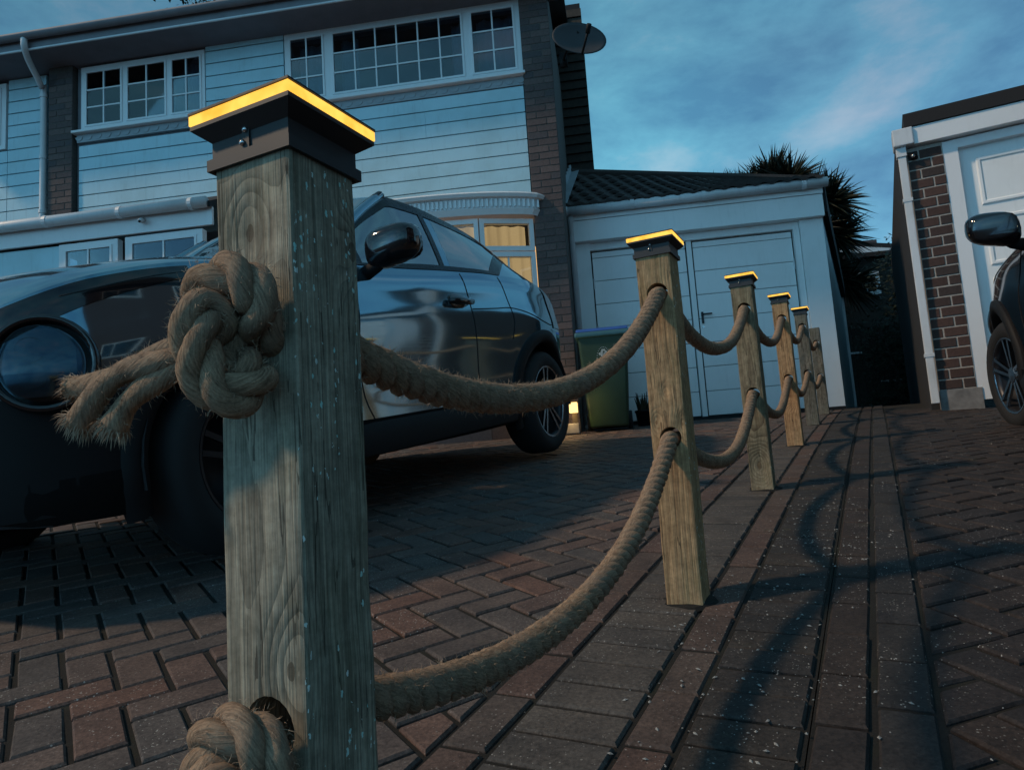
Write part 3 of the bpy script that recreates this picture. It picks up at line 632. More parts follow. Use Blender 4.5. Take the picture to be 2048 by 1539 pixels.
# ================================================================ window builder (house coordinates, facing -t)
def window(parent, off, x0, x1, z0, z1, t, lights, rows, mat_g='glass', fw=.055, bar=.016, name='window'):
    """lights: list of (x0, x1, columns) openings; frame of bars, one glass pane per bar opening"""
    mb = MB(off); d0, d1 = t-.035, t+.045
    edges = [x0]+[v for l in lights for v in l[:2]]+[x1]
    mb.box((x0, d0, z0), (x1, d1, z0+fw)); mb.box((x0, d0, z1-fw), (x1, d1, z1))
    for i in range(0, len(edges), 2): mb.box((edges[i], d0+.001, z0+fw), (edges[i+1], d1-.001, z1-fw))
    fr = mb.build(name, M['upvc'], parent)
    for (a, b, n) in lights:
        sf = .022; mb = MB(off)                        # casement
        mb.box((a, d0-.008, z0+fw), (b, d0+.02, z0+fw+sf)); mb.box((a, d0-.008, z1-fw-sf), (b, d0+.02, z1-fw)); mb.box((a, d0-.009, z0+fw+sf), (a+sf, d0+.019, z1-fw-sf)); mb.box((b-sf, d0-.009, z0+fw+sf), (b, d0+.019, z1-fw-sf))
        mb.build('casement', M['upvc'], fr)
        A, B, C, D = a+sf, b-sf, z0+fw+sf, z1-fw-sf
        for q in range(1, n): mb = MB(off); x = A+(B-A)*q/n; mb.box((x-bar/2, d0-.004, C), (x+bar/2, d0+.012, D)); mb.build('glazing_bar', M['upvc'], fr)
        for q in range(1, rows): mb = MB(off); z = C+(D-C)*q/rows; mb.box((A, d0-.0035, z-bar/2), (B, d0+.0115, z+bar/2)); mb.build('glazing_bar', M['upvc'], fr)
        for q in range(n):
            for r in range(rows):
                xa, xb = A+(B-A)*q/n, A+(B-A)*(q+1)/n; za, zb = C+(D-C)*r/rows, C+(D-C)*(r+1)/rows
                mb = MB(off); mb.box((xa+.002, d0+.004, za+.002), (xb-.002, d0+.008, zb-.002)); mb.build('pane', M[mat_g], fr)
    return fr
def curtain(parent, off, x0, x1, z0, z1, t, mat, name='curtain'):
    mb = MB(off); rows = []
    n = max(8, int((x1-x0)/.02)); ph = random.random()*6
    for z in (z0, z1): rows.append([Vector((x0+(x1-x0)*i/n, t+.025*math.sin(i*.9+ph)+.01*math.sin(i*2.3), z)) for i in range(n+1)])
    return mb.grid(rows).build(name, mat, parent, True)
def boards(parent, off, x0, x1, z0, z1, t, pitch, mat, joints=()):
    """shiplap boards, each a part: slightly tilted face with a shadow gap below"""
    z = z0; i = 0
    while z < z1-.02:
        zt = min(z+pitch, z1); xs_ = [x0, x1]
        for (jx, jr) in joints:
            if i in jr: xs_ = [x0, jx, x1]
        for a, b in zip(xs_[:-1], xs_[1:]):
            mb = MB(off); g = .009
            mb.prism([(a+.001, t-.020, z+g), (a+.001, t+.02, z+g), (a+.001, t+.02, zt), (a+.001, t-.014, zt), (a+.001, t-.020, zt-.006)], (b-a-.002, 0, 0)); mb.build('siding_board', mat, parent)
        z += pitch; i += 1
brick_cache = {}
def brick_wall(parent, x0, x1, z0, z1, t, mat, mort, off, L_=.205, H_=.0655, joint=.010, proud=.006, depth=.03, along='x', name='brick', maxn=300):
    """bricks as parts laid in stretcher bond on a mortar bed"""
    cnt = 0; z = z0; i = 0
    while z+H_ <= z1+.001:
        x = x0-(0 if i % 2 == 0 else (L_+joint)/2)
        while x < x1-.01:
            a, b = max(x, x0), min(x+L_, x1)
            if b-a > .03 and cnt < maxn:
                key = (mat, round(b-a, 3), along, H_)
                if key not in brick_cache:
                    mb = MB(); l = b-a; mb.box((0, -depth, 0), (l, 0, H_)) if along == 'x' else mb.box((-depth, 0, 0), (0, l, H_))
                    o = mb.build(name, M[mat], parent, bevel=.003); brick_cache[key] = o.data; 
                else: o = bpy.data.objects.new(name, brick_cache[key]); col.objects.link(o); o.parent = parent
                j = min(.001, max(-.003, random.gauss(-.001, .0012)))
                o.location = Vector((a, t+depth-proud+j, z))-Vector(off) if along == 'x' else Vector((t+j, a, z))-Vector(off); cnt += 1
            x += L_+joint
        z += H_+joint; i += 1

# ================================================================ the house
HT = 7.42
OFF = (-3.2, HT, .38)
house = thingH('house', 'two storey house in pale horizontal boarding with white barred windows and brick pier', 'house', OFF)
mb = MB(OFF)                                                           # core walls with window openings left open
def wallseg(a, b, c, d): mb.box((a, HT+.02, c), (b, HT+.22, d))
wallseg(-5.86, -5.79, 2.7, 5.1); wallseg(-5.79, -4.25, 2.7, 4.27); wallseg(-5.79, -4.25, 5.05, 5.1); wallseg(-4.25, -3.29, 2.7, 5.1)
wallseg(-3.29, -.62, 2.9, 4.24); wallseg(-3.29, -.62, 5.08, 5.1); wallseg(-5.86, -3.2, .3, 2.7); wallseg(-3.2, -.62, 2.66, 2.9); wallseg(-3.2, -.62, .3, 1.1)
mb.build('wall', M['fascia_dark'], house)
mb = MB(OFF); mb.box((-5.86, HT+.9, .3), (-.40, HT+1.0, 5.6)); mb.box((-5.86, HT+.22, 2.60), (-.40, HT+.9, 2.68)); mb.box((-3.95, HT+.22, 2.7), (-3.9, HT+.9, 5.1)); mb.build('room_back', M['room'], house)
boards(house, OFF, -5.81, -.635, 2.90, 4.10, HT, .150, M['siding'], [(-4.98, (1, 3, 4, 6)), (-1.72, (5, 6))])
boards(house, OFF, -4.235, -3.30, 4.27, 5.09, HT, .150, M['siding'])
window(house, OFF, -5.79, -4.25, 4.27, 5.06, HT+.02, [(-5.74, -5.27, 2), (-5.22, -4.72, 2), (-4.67, -4.29, 2)], 3)
window(house, OFF, -3.29, -.625, 4.24, 5.085, HT+.02, [(-3.24, -2.83, 2), (-2.74, -1.25, 6), (-1.17, -.68, 2)], 3)
for a, b in ((-5.70, -5.35), (-4.62, -4.36), (-3.2, -2.95), (-2.72, -2.50), (-1.42, -1.26), (-1.14, -.72)): curtain(house, OFF, a, b, 4.25, 5.05, HT+.22, M['curtain'])
for a, b, z in ((-5.86, -4.20, 4.262), (-3.34, -.60, 4.232)):
    mb = MB(OFF); mb.box((a, HT-.095, z-.030), (b, HT+.02, z)); mb.build('window_sill', M['upvc'], house, bevel=.004)
    mb = MB(OFF); mb.box((a+.03, HT-.030, z-.125), (b-.03, HT+.012, z-.032)); fl = mb.build('sill_flashing', M['lead'], house)
    n = int((b-a)/.115)
    for q in range(n):                                                    # scalloped lower edge
        x = a+.06+(b-a-.12)*q/(n-1); mb = MB(OFF); pl = [(x+.045*math.cos(PI*s/8), HT-.036, z-.060-.050*math.sin(PI*s/8)) for s in range(9)]
        mb.prism(pl, (0, .006, 0)); mb.build('scallop', M['lead'], fl)
# brick pier at the right end and brick pillar at the left
mb = MB(OFF); mb.box((-.622, HT-.054, .25), (-.312, HT+2.2, 5.25)); pier = mb.build('brick_pier', M['mortar_dark'], house)
brick_wall(pier, -.620, -.314, .30, 5.2, HT-.05, 'brick_house', None, OFF, proud=.008)
mb = MB(OFF); mb.box((-6.17, HT-.054, 2.9), (-5.87, HT+.5, 5.1)); pil = mb.build('brick_pillar', M['mortar_dark'], house)
brick_wall(pil, -6.168, -5.872, 3.2, 5.05, HT-.05, 'brick_house', None, OFF, proud=.008)
# rear wing behind the garage, clad in dark boards
mb = MB(OFF); mb.box((-1.4, 9.6, .3), (.035, 13.5, 6.4)); rw = mb.build('rear_wing', M['felt'], house)
for q in range(24): mb = MB(OFF); z = 3.2+q*.13; mb.prism([(-.6, 9.56, z), (-.6, 9.61, z), (-.6, 9.61, z+.125), (-.6, 9.585, z+.125)], (.645, 0, 0)); mb.build('cladding_board', M['timber_dark'], rw)
# eaves
mb = MB(OFF); mb.box((-8.2, 6.99, 5.085), (-.20, HT+.1, 5.10)); mb.build('soffit', M['soffit'], house)
mb = MB(OFF); mb.box((-8.2, 6.965, 5.07), (-.20, 6.985, 5.20)); mb.build('fascia_board', M['fascia_dark'], house)
mb = MB(OFF); mb.box((-8.2, 6.952, 5.062), (-.20, 6.970, 5.080)); mb.build('fascia_trim', M['gutter'], house)
mb = MB(OFF); rows = []
for x in np.linspace(-8.3, -.15, 12): rows.append([Vector((x, 6.905+.055*math.cos(a), 5.215+.055*math.sin(a))) for a in np.linspace(-PI, 0, 9)]+[Vector((x, 6.905+.050*math.cos(a), 5.215+.050*math.sin(a))) for a in np.linspace(0, -PI, 9)])
mb.grid(rows, True); mb.build('gutter', M['fascia_dark'], house, True)
mb = MB(OFF); mb.prism([(-8.3, 6.90, 5.20), (-8.3, 11.5, 6.9), (-8.3, 11.5, 6.8), (-8.3, 6.90, 5.10+.08)], (8.15, 0, 0)); mb.build('roof', M['tile'], house)
# downpipe with swan neck on the left pillar
mb = MB(OFF); mb.tube(smooth_path([(-6.10, 6.91, 5.19), (-6.10, 6.91, 5.10), (-6.17, 7.05, 5.02), (-6.235, 7.33, 4.85), (-6.235, 7.36, 4.75), (-6.235, 7.36, 3.2)], .05), .034, 12); dp = mb.build('downpipe', M['gutter'], house, True)
for z in (4.75, 4.0, 3.35): mb = MB(OFF); mb.lathe([(.034, -.02), (.041, -.02), (.041, .02), (.034, .02)], (-6.235, 7.36, z), (0, 0, 1), 14); mb.build('pipe_clip', M['gutter'], dp)
# bow window downstairs, lit from inside
BX0, BX1, BZ1, NB = -3.35, -.64, 2.62, 5
def bow(q, out): x = BX0+(BX1-BX0)*q; return Vector((x, HT-out*math.sin(PI*q)**.75 if 0 < q < 1 else HT, 0))
can = []
for (z, ex, rr) in ((2.64, .10, .0), (2.70, .13, .0), (2.71, .12, .0), (2.80, .12, 0), (2.81, .17, 0), (2.84, .19, 0), (2.86, .17, 0), (2.90, .02, 0)):
    can.append([Vector((BX0-ex*.6+(BX1+ex*.95-BX0+ex*.6)*q, HT-.01-(.24+ex)*max(0, math.sin(PI*q))**.5, z)) for q in np.linspace(0, 1, 33)])
mb = MB(OFF); mb.grid(can); bc = mb.build('bay_canopy', M['upvc'], house)
for q in np.linspace(.03, .985, 62):                                   # dentil row under the canopy
    x = BX0-.07+(BX1+.115-BX0+.07)*q; y = HT-.01-(.24+.128)*math.sin(PI*q)**.5; mb = MB(OFF); mb.box((x-.011, y-.012, 2.715), (x+.011, y+.02, 2.795)); mb.build('dentil', M['upvc'], bc)
bay = None
qs = np.linspace(0, 1, NB+1)
for s in range(NB):
    p, q = (Vector((BX0+(BX1-BX0)*v, HT-.02-.26*math.sin(PI*v)**.6 if 0 < v < 1 else HT-.02, 0)) for v in (qs[s], qs[s+1])); d = (q-p); l = d.length; ang = math.atan2(d.y, d.x)
    e = bpy.data.objects.new('bay_window', None); col.objects.link(e); e.parent = house; e.location = Vector((p.x, p.y, 0))-Vector(OFF)+Vector((0, 0, OFF[2]-OFF[2])); e.rotation_euler = (0, 0, ang); e.location.z = -OFF[2]
    for za, zb, rows_, cols in ((2.28, 2.62, 1, 1), (1.20, 2.27, 3, 2)):
        mb = MB(); fw = .05
        mb.box((.004, -.03, za), (l-.004, .03, za+fw)); mb.box((.004, -.03, zb-fw), (l-.004, .03, zb)); mb.box((.004, -.031, za+fw), (fw, .031, zb-fw)); mb.box((l-fw, -.031, za+fw), (l-.004, .031, zb-fw))
        for r in range(1, rows_): z = za+fw+(zb-za-2*fw)*r/rows_; mb.box((fw, -.012, z-.009), (l-fw, .006, z+.009))
        for c_ in range(1, cols): x = fw+(l-2*fw)*c_/cols; mb.box((x-.009, -.013, za+fw), (x+.009, .005, zb-fw))
        mb.build('frame', M['upvc'], e)
        mb = MB(); mb.box((fw, -.004, za+fw), (l-fw, 0, zb-fw)); mb.build('pane', M['glass'], e)
    n = 12; mb = MB(); mb.grid([[Vector((.05+(l-.1)*i/n, .16+.02*math.sin(i*1.7), z)) for i in range(n+1)] for z in (1.2, 2.6)]); mb.build('curtain', M['lit_room'], e, True)
    mb = MB(); mb.box((0, -.02, .35), (l, .02, 1.195)); mb.build('bay_base', M['brick_house'], e)
mb = MB(OFF); mb.box((-3.2, HT+.75, 1.0), (-.7, HT+.8, 2.58)); mb.build('lit_back_wall', M['lit_room'], house)
# porch on the left with gutter, fascia and small window
PT = 6.50; PO = (-5.2, PT, .30)
porch = thingH('porch', 'low white porch with gutter behind the car bonnet', 'porch', PO)
mb = MB(PO); mb.prism([(-8.0, PT-.05, 2.84), (-8.0, HT+.02, 3.32), (-8.0, HT+.02, 3.24), (-8.0, PT-.05, 2.78)], (4.33, 0, 0)); mb.build('roof', M['felt'], porch)
mb = MB(PO); mb.box((-8.0, PT, 2.62), (-3.68, PT+.03, 2.80)); mb.build('fascia_board', M['upvc'], porch)
mb = MB(PO); mb.tube([(-8.0, PT-.07, 2.815), (-3.70, PT-.07, 2.825)], .055, 12); g = mb.build('gutter', M['gutter'], porch, True)
for x in (-6.6, -5.4, -4.6, -3.85): mb = MB(PO); mb.lathe([(.055, -.02), (.061, -.02), (.061, .02), (.055, .02)], (x, PT-.07, 2.82), (1, 0, 0), 14); mb.build('gutter_joint', M['gutter'], g)
mb = MB(PO); mb.box((-8.0, PT+.05, .2), (-5.34, PT+.15, 2.60)); mb.box((-5.34, PT+.05, .2), (-4.70, PT+.15, 2.20)); mb.box((-4.70, PT+.05, .2), (-3.74, PT+.15, 1.9)); mb.build('wall', M['siding'], porch)
mb = MB(PO); mb.box((-8.0, PT+.9, .2), (-3.74, PT+.92, 2.6)); mb.build('room_back', M['room'], porch)
window(porch, PO, -5.34, -4.70, 2.20, 2.60, PT+.06, [(-5.28, -4.76, 2)], 1)
window(porch, PO, -4.62, -3.80, 1.95, 2.60, PT+.06, [(-4.56, -3.86, 2)], 1)
# small dome camera on the porch fascia
cm = thingH('security_camera', 'small pale security camera on the porch fascia', 'camera', (-4.39, PT-.03, 2.70))
mb = MB(); mb.lathe([(0, .03), (.022, .03), (.026, .0), (.026, -.05), (.018, -.058), (0, -.058)], (0, -.03, .02), (.35, -1, -.45), 16); mb.build('body', M['gutter'], cm, True)
mb = MB(); mb.lathe([(0, .004), (.012, .002), (.014, 0)], (.021, -.085, -.009), (.35, -1, -.45), 12); mb.build('lens', M['black_gloss'], cm, True)
mb = MB(); mb.tube([(0, .03, .03), (0, -.02, .025)], .012, 8); mb.build('bracket', M['gutter'], cm)
# the neighbour's half on the far left
NO = (-7.4, HT+.06, .38)
nh = thingH('neighbour_house', 'adjoining pale boarded house at the left edge behind the downpipe', 'house', NO)
mb = MB(NO); mb.box((-9.2, HT+.10, .3), (-6.18, HT+.3, 5.1)); mb.build('wall', M['fascia_dark'], nh)
boards(nh, NO, -6.78, -6.285, 3.15, 5.08, HT+.06, .150, M['siding']); boards(nh, NO, -9.0, -6.785, 3.15, 4.2, HT+.06, .150, M['siding'])
window(nh, NO, -8.6, -6.80, 4.22, 5.04, HT+.06, [(-8.5, -7.75, 2), (-7.65, -6.86, 2)], 3)
# satellite dish on the end of the house
ds = thingH('satellite_dish', 'dark oval satellite dish on the top corner of the brick pier', 'dish', (-.19, HT-.06, 4.36))
mb = MB(); ax = Vector((.30, -.86, .22)).normalized(); c0 = Vector((.17, -.22, -.02)); u = Vector((0, 0, 1)).cross(ax).normalized(); w = ax.cross(u)
rows = []
for q in range(9):
    r = q/8; rows.append([c0+ax*(.055*r*r)+(u*math.cos(a)*.285+w*math.sin(a)*.205)*max(r, .001) for a in [2*PI*k_/32 for k_ in range(32)]])
rows2 = [[p-ax*.008 for p in r] for r in reversed(rows)]
mb.grid(rows+rows2, True); mb.build('reflector', M['dish'], ds, True)
mb = MB(); mb.tube([c0-w*.2+ax*.04, c0-w*.16+ax*.30], .012, 8); mb.tube([c0-w*.16+ax*.27, c0-w*.13+ax*.35], .024, 10); mb.build('feed_arm', M['black'], ds, True)
mb = MB(); mb.tube(smooth_path([(0, .05, -.06), (.02, -.08, -.06), (.08, -.16, .0), (.18, -.20, .10)], .03), .017, 8); mb.box((-.04, .0, -.13), (.04, .045, .02)); mb.build('bracket', M['black'], ds, True)

# ================================================================ the garage
GT = 8.244; GO = (1.0, GT, .46)
gar = thingH('garage', 'white garage with boarded double doors under a dark tiled roof', 'garage', GO)
for k_, (xa, xb) in {'left': (-.08, .98), 'right': (1.045, 2.135)}.items():
    mb = MB(GO); mb.box((xa, GT+.06, .50), (xb, GT+.085, 2.475)); dr_ = mb.build('door', M['gap'], gar)
    z = .505
    hs = [.27]*7+[.07]
    for h in hs:
        zt = min(z+h, 2.472)
        if zt-z < .03: break
        mb = MB(GO); mb.box((xa+.010 if k_ == 'left' else xa+.010, GT+.045, z+.006), (xb-.010, GT+.07, zt)); mb.build('door_board', M['garage_white'], dr_, bevel=.003); z += h
    for zz in (.8, 1.55, 2.1):
        x = xa+.012 if k_ == 'left' else xb-.012
        mb = MB(GO); mb.lathe([(.009, -.06), (.009, .06)], (x, GT+.045, zz), (0, 0, 1), 8); mb.build('hinge', M['gutter'], dr_)
    if k_ == 'right':
        mb = MB(GO); mb.box((1.075, GT+.032, 1.53), (1.10, GT+.045, 1.66)); mb.tube([(1.088, GT+.04, 1.63), (1.088, GT+.01, 1.63), (1.19, GT+.01, 1.63)], .009, 8); mb.build('handle', M['dark_alloy'], dr_)
        mb = MB(GO); mb.lathe([(0, .006), (.012, .006), (.014, 0)], (1.088, GT+.045, 1.49), (0, -1, 0), 12); mb.build('lock', M['steel'], dr_)
mb = MB(GO); mb.box((-.30, GT-.03, .44), (-.085, GT+.12, 2.56)); mb.box((.985, GT+.03, .46), (1.04, GT+.10, 2.48)); mb.box((2.14, GT-.01, .46), (2.20, GT+.1, 2.50)); mb.box((-.20, GT+.0, 2.48), (2.20, GT+.1, 2.56)); mb.build('door_frame', M['garage_white'], gar)
mb = MB(GO); mb.box((2.205, GT-.04, .40), (2.45, GT+.12, 2.56)); mb.build('side_post', M['garage_white'], gar)
mb = MB(GO); mb.box((-.26, GT-.12, 2.562), (2.455, GT+.10, 2.80)); mb.build('fascia_board', M['garage_white'], gar)
mb = MB(GO); mb.box((-.26, GT-.132, 2.806), (2.46, GT+.10, 2.93)); mb.build('fascia_board', M['garage_white'], gar)
mb = MB(GO); mb.tube([(-.37, GT-.19, 2.900), (2.50, GT-.19, 2.905)], .052, 12); gg = mb.build('gutter', M['gutter'], gar, True)
for x in (-.32, .42, 1.20, 2.25): mb = MB(GO); mb.lathe([(.052, -.022), (.058, -.022), (.058, .022), (.052, .022)], (x, GT-.19, 2.903), (1, 0, 0), 14); mb.build('gutter_joint', M['gutter'], gg)
mb = MB(GO); mb.tube([(-.275, GT-.16, 2.88), (-.275, GT-.10, 2.78), (-.275, GT-.08, .50)], .034, 12); mb.build('downpipe', M['gutter'], gar, True)
# roof: ridge runs back to the right, courses of tiles on the near slope
E0, E1 = Vector((-.36, GT-.20, 2.955)), Vector((2.47, GT-.20, 2.965)); R0, R1 = Vector((-.22, 9.25, 3.82)), Vector((3.15, 10.6, 3.84))
def rp(u, v): a = E0.lerp(E1, u); b = R0.lerp(R1, u); return a.lerp(b, v)
mb = MB(GO); rows = [[rp(u, v)-Vector((0, 0, .03)) for u in np.linspace(0, 1, 9)] for v in np.linspace(0, 1, 5)]; rows += [[R0.lerp(R1, u)+Vector((0, 2.6, -1.0)) for u in np.linspace(0, 1, 9)]]; mb.grid(rows); roof = mb.build('roof', M['felt'], gar)
NC, NV = 17, 7
for v in range(NV):
    for u in range(NC):
        sh = .5 if v % 2 else 0; a, b = (u+sh)/NC, (u+1+sh)/NC
        if a >= .99: continue
        b = min(b, 1.0); va, vb = v/NV-.02, (v+1)/NV
        p00, p10, p01, p11 = rp(a, va), rp(b, va), rp(a, vb), rp(b, vb); mb = MB(GO); rows = []
        for (pa, pb, lift) in ((p00, p10, -.004), (p00, p10, .030), (p01, p11, .006)):
            rows.append([pa.lerp(pb, s/6)+Vector((0, 0, lift+.016*(math.sin(s/6*2*PI)))) for s in range(7)])
        mb.grid(rows); mb.build('roof_tile', M['tile'], roof)
mb = MB(GO); mb.tube([R0+Vector((-.05, 0, .01)), R1+Vector((.05, 0, .01))], .07, 8); mb.build('ridge', M['tile'], roof)
for q in range(9):                                                       # stepped lead flashing against the house
    p = E0.lerp(R0, q/9); p2 = E0.lerp(R0, (q+1)/9); mb = MB(GO); mb.prism([p+Vector((-.035, -.01, .02)), p2+Vector((-.035, -.01, .02)), p2+Vector((-.045, 0, .13)), p+Vector((-.045, 0, .16))], (.012, 0, 0)); mb.prism([p+Vector((-.03, 0, .045)), p2+Vector((-.03, 0, .05)), p2+Vector((.065, 0, .05)), p+Vector((.065, -.0, .035))], (0, 0, .006)); mb.build('flashing', M['lead'], roof)
# skewed side wall along the boundary
c0 = Vector((2.452, GT-.03, 0)); ud = Vector((math.sin(math.radians(18.8)), math.cos(math.radians(18.8)), 0)); nd = Vector((ud.y, -ud.x, 0))
mb = MB(GO); a, b = c0, c0+ud*3.25; mb.prism([a+Vector((0, 0, .35)), b+Vector((0, 0, .45)), b+Vector((0, 0, 2.30)), a+Vector((0, 0, 2.90))], -nd*.12); mb.build('side_wall', M['siding'], gar)
mb = MB(GO); mb.prism([a+nd*.01+Vector((0, 0, 2.62)), b+nd*.01+Vector((0, 0, 2.28)), b+nd*.01+Vector((0, 0, 2.48)), a+nd*.01+Vector((0, 0, 2.95))], nd*.05); mb.build('barge_board', M['felt'], gar)
mb = MB(GO); mb.bar(b+Vector((0, 0, .5)), b+Vector((0, 0, 2.28)), .05, .05, (0, 1, 0)); mb.build('corner_strip', M['gutter'], gar)
# floor-level threshold
mb = MB(GO); mb.box((-.2, GT-.06, .40), (2.45, GT+.2, .497)); mb.build('threshold', M['gap'], gar)

# ================================================================ the neighbour's garage on the right (post-row coordinates)
NB_ = 7.13; NGO = (.9, NB_, .34); ng = thingU('neighbour_garage', 'brown brick garage with white panelled door at the right edge', 'garage', NGO)
P_ = ( RU*.42+UU*0)
mb = MB(NGO); mb.box((.46, NB_-.0245, .20), (.725, NB_+.35, 2.58)); pr = mb.build('brick_pier', M['mortar'], ng)
brick_wall(pr, .462, .722, .47, 2.57, NB_-.022, 'brick_right', None, NGO, L_=.165, H_=.0745, joint=.0125, proud=.006, maxn=200)
mb = MB(NGO); mb.box((.455, NB_-.03, .15), (.76, NB_+.3, .462)); mb.build('plinth', M['concrete'], ng)
mb = MB(NGO); mb.box((.725, NB_-.02, .36), (.835, NB_+.12, 2.56)); mb.box((.725, NB_-.015, 2.50), (3.3, NB_+.12, 2.575)); mb.build('door_frame', M['upvc'], ng)
mb = MB(NGO); mb.box((.836, NB_+.05, .36), (3.2, NB_+.08, 2.50)); nd_ = mb.build('door', M['garage_white'], ng)
for r in range(4):
    for c_ in range(4):
        x = .955+c_*.56; z = .42+r*.52
        mb = MB(NGO); o1 = [(x, z), (x+.46, z), (x+.46, z+.42), (x, z+.42)]; rows = []
        for ins_, dy in ((0, .0495), (.012, .036), (.03, .036), (.042, .046), (.10, .046)): rows.append([Vector((x+ins_, NB_+dy, z+ins_)), Vector((x+.46-ins_, NB_+dy, z+ins_)), Vector((x+.46-ins_, NB_+dy, z+.42-ins_)), Vector((x+ins_, NB_+dy, z+.42-ins_))])
        mb.grid(rows, True); nn = len(mb.v); mb.f.append((nn-4, nn-3, nn-2, nn-1)); mb.build('door_panel', M['garage_white'], nd_)
mb = MB(NGO); mb.box((.52, NB_-.10, 2.585), (3.4, NB_+.1, 2.735)); mb.build('fascia_board', M['upvc'], ng)
mb = MB(NGO); mb.box((.46, NB_-.115, 2.742), (3.4, NB_+5, 2.86)); mb.build('flat_roof', M['felt'], ng)
mb = MB(NGO); mb.box((.36, NB_-.13, 2.585), (.518, NB_+.05, 2.735)); mb.build('gutter_end', M['gutter'], ng, bevel=.01)
mb = MB(NGO); mb.box((.375, NB_-.09, 2.50), (.455, NB_-.01, 2.584)); mb.box((.385, NB_-.08, .36), (.447, NB_-.02, 2.50)); dpn = mb.build('downpipe', M['gutter'], ng, bevel=.006)
for z in (.75, 2.1): mb = MB(NGO); mb.box((.378, NB_-.085, z), (.454, NB_-.01, z+.03)); mb.build('pipe_clip', M['gutter'], dpn)
mb = MB(NGO); mb.box((.390, NB_+.12, .2), (.459, NB_+5, 2.74)); mb.build('side_wall', M['felt'], ng)
cm = thingU('dome_camera', 'small round camera under the neighbour garage gutter', 'camera', (.50, NB_-.03, 2.50))
mb = MB(); mb.lathe([(0, .045), (.02, .042), (.03, .02), (.032, 0), (.032, -.02)], (0, -.01, 0), (0, -1, -.3), 16); mb.build('housing', M['black'], cm, True); mb = MB(); mb.lathe([(0, .012), (.012, .008), (.016, 0)], (0, -.052, -.012), (0, -1, -.3), 12); mb.build('lens', M['chrome'], cm, True); mb = MB(); mb.tube([(0, 0, 0), (0, .03, .06)], .01, 8); mb.build('bracket', M['black'], cm)

# ================================================================ cars (x forward from the rear axle, y to the car's left, z up)
TX = [-.72, -.66, -.45, -.2, .1, .5, 1.0, 1.5, 2.0, 2.4, 2.8, 3.1, 3.3, 3.42, 3.48]
def tb(v, xs=TX): return catm(list(zip(xs, v)))
fW = tb([.60, .72, .815, .862, .885, .875, .870, .870, .878, .885, .880, .835, .745, .60, .45])
fzb = tb([.40, .36, .32, .29, .27, .25, .24, .24, .24, .24, .24, .23, .24, .28, .34])
fbelt = tb([.92, 1.0, 1.09, 1.14, 1.165, 1.165, 1.145, 1.115, 1.09, 1.055, 1.015, .955, .875, .79, .69])
fzr = catm([(-.72, .96), (-.66, 1.06), (-.45, 1.16), (-.2, 1.22), (0, 1.295), (.23, 1.385), (.5, 1.455), (.8, 1.505), (1.05, 1.535), (1.3, 1.545), (1.45, 1.475), (2.1, 1.125), (2.4, 1.085), (2.8, 1.045), (3.1, .985), (3.3, .905), (3.42, .82), (3.48, .72)])
fyr = catm([(-.72, .5), (-.66, .60), (-.45, .66), (-.2, .69), (.1, .68), (.5, .67), (1.0, .655), (1.3, .645), (2.1, .755), (2.4, .775), (2.8, .765), (3.1, .70), (3.3, .59), (3.42, .46), (3.48, .34)])
fzt = catm([(-.72, .98), (-.66, 1.12), (-.5, 1.40), (-.2, 1.50), (.1, 1.555), (.5, 1.60), (.9, 1.62), (1.3, 1.605), (1.5, 1.53), (2.2, 1.165), (2.4, 1.135), (2.8, 1.095), (3.1, 1.04), (3.3, .96), (3.42, .865), (3.48, .74)])
fprof = catm([(0, .955), (.12, .985), (.3, .985), (.5, 1.0), (.66, 1.004), (.82, .985), (.93, .972), (1, .945)])
def side(x, v):                                                          # lower body side
    z = fzb(x)+(fbelt(x)-fzb(x))*v; w = fW(x)*fprof(v)
    w += .022*math.exp(-((x-.0)/.42)**2-((z-.86)/.17)**2)+.018*math.exp(-((x-2.64)/.40)**2-((z-.84)/.17)**2)
    if .4 < x < 2.2: w -= .010*math.exp(-((x-1.3)/.75)**4-((z-.60)/.13)**2)
    return Vector((x, w, z))
def side_at(x, z): v = (z-fzb(x))/(fbelt(x)-fzb(x)); return side(x, min(max(v, 0), 1))
def house_(x, s):                                                        # greenhouse side between belt and roof edge
    b = side(x, 1); yr, zr = fyr(x), fzr(x); return Vector((x, b.y+(yr-b.y)*s+.03*s*(1-s), b.z+(zr-b.z)*s))
def top(x, q):                                                           # roof edge (q 0) to centre line (q 1)
    yr, zr, zt = fyr(x), fzr(x), fzt(x); return Vector((x, yr*(1-q), zr+(zt-zr)*(1-(1-q)**2.3)))
def mir(p): return Vector((p.x, -p.y, p.z))
def patch(mb, fn, xs0, xs1, ss, nx, sides=(1, -1)):
    """strip grid: columns run from xs0(s) to xs1(s)"""
    for sg in (1, -1):
        rows = []
        for s in ss:
            a, b = xs0(s), xs1(s); r = [fn(a+(b-a)*i/nx, s) for i in range(nx+1)]; rows.append([p if sg > 0 else mir(p) for p in r])
        mb.grid(rows)
def seam(mb, pts, r=.0028):
    mb.tube([side_at(x, z)+Vector((0, .0005, 0)) for x, z in pts], r, 6)
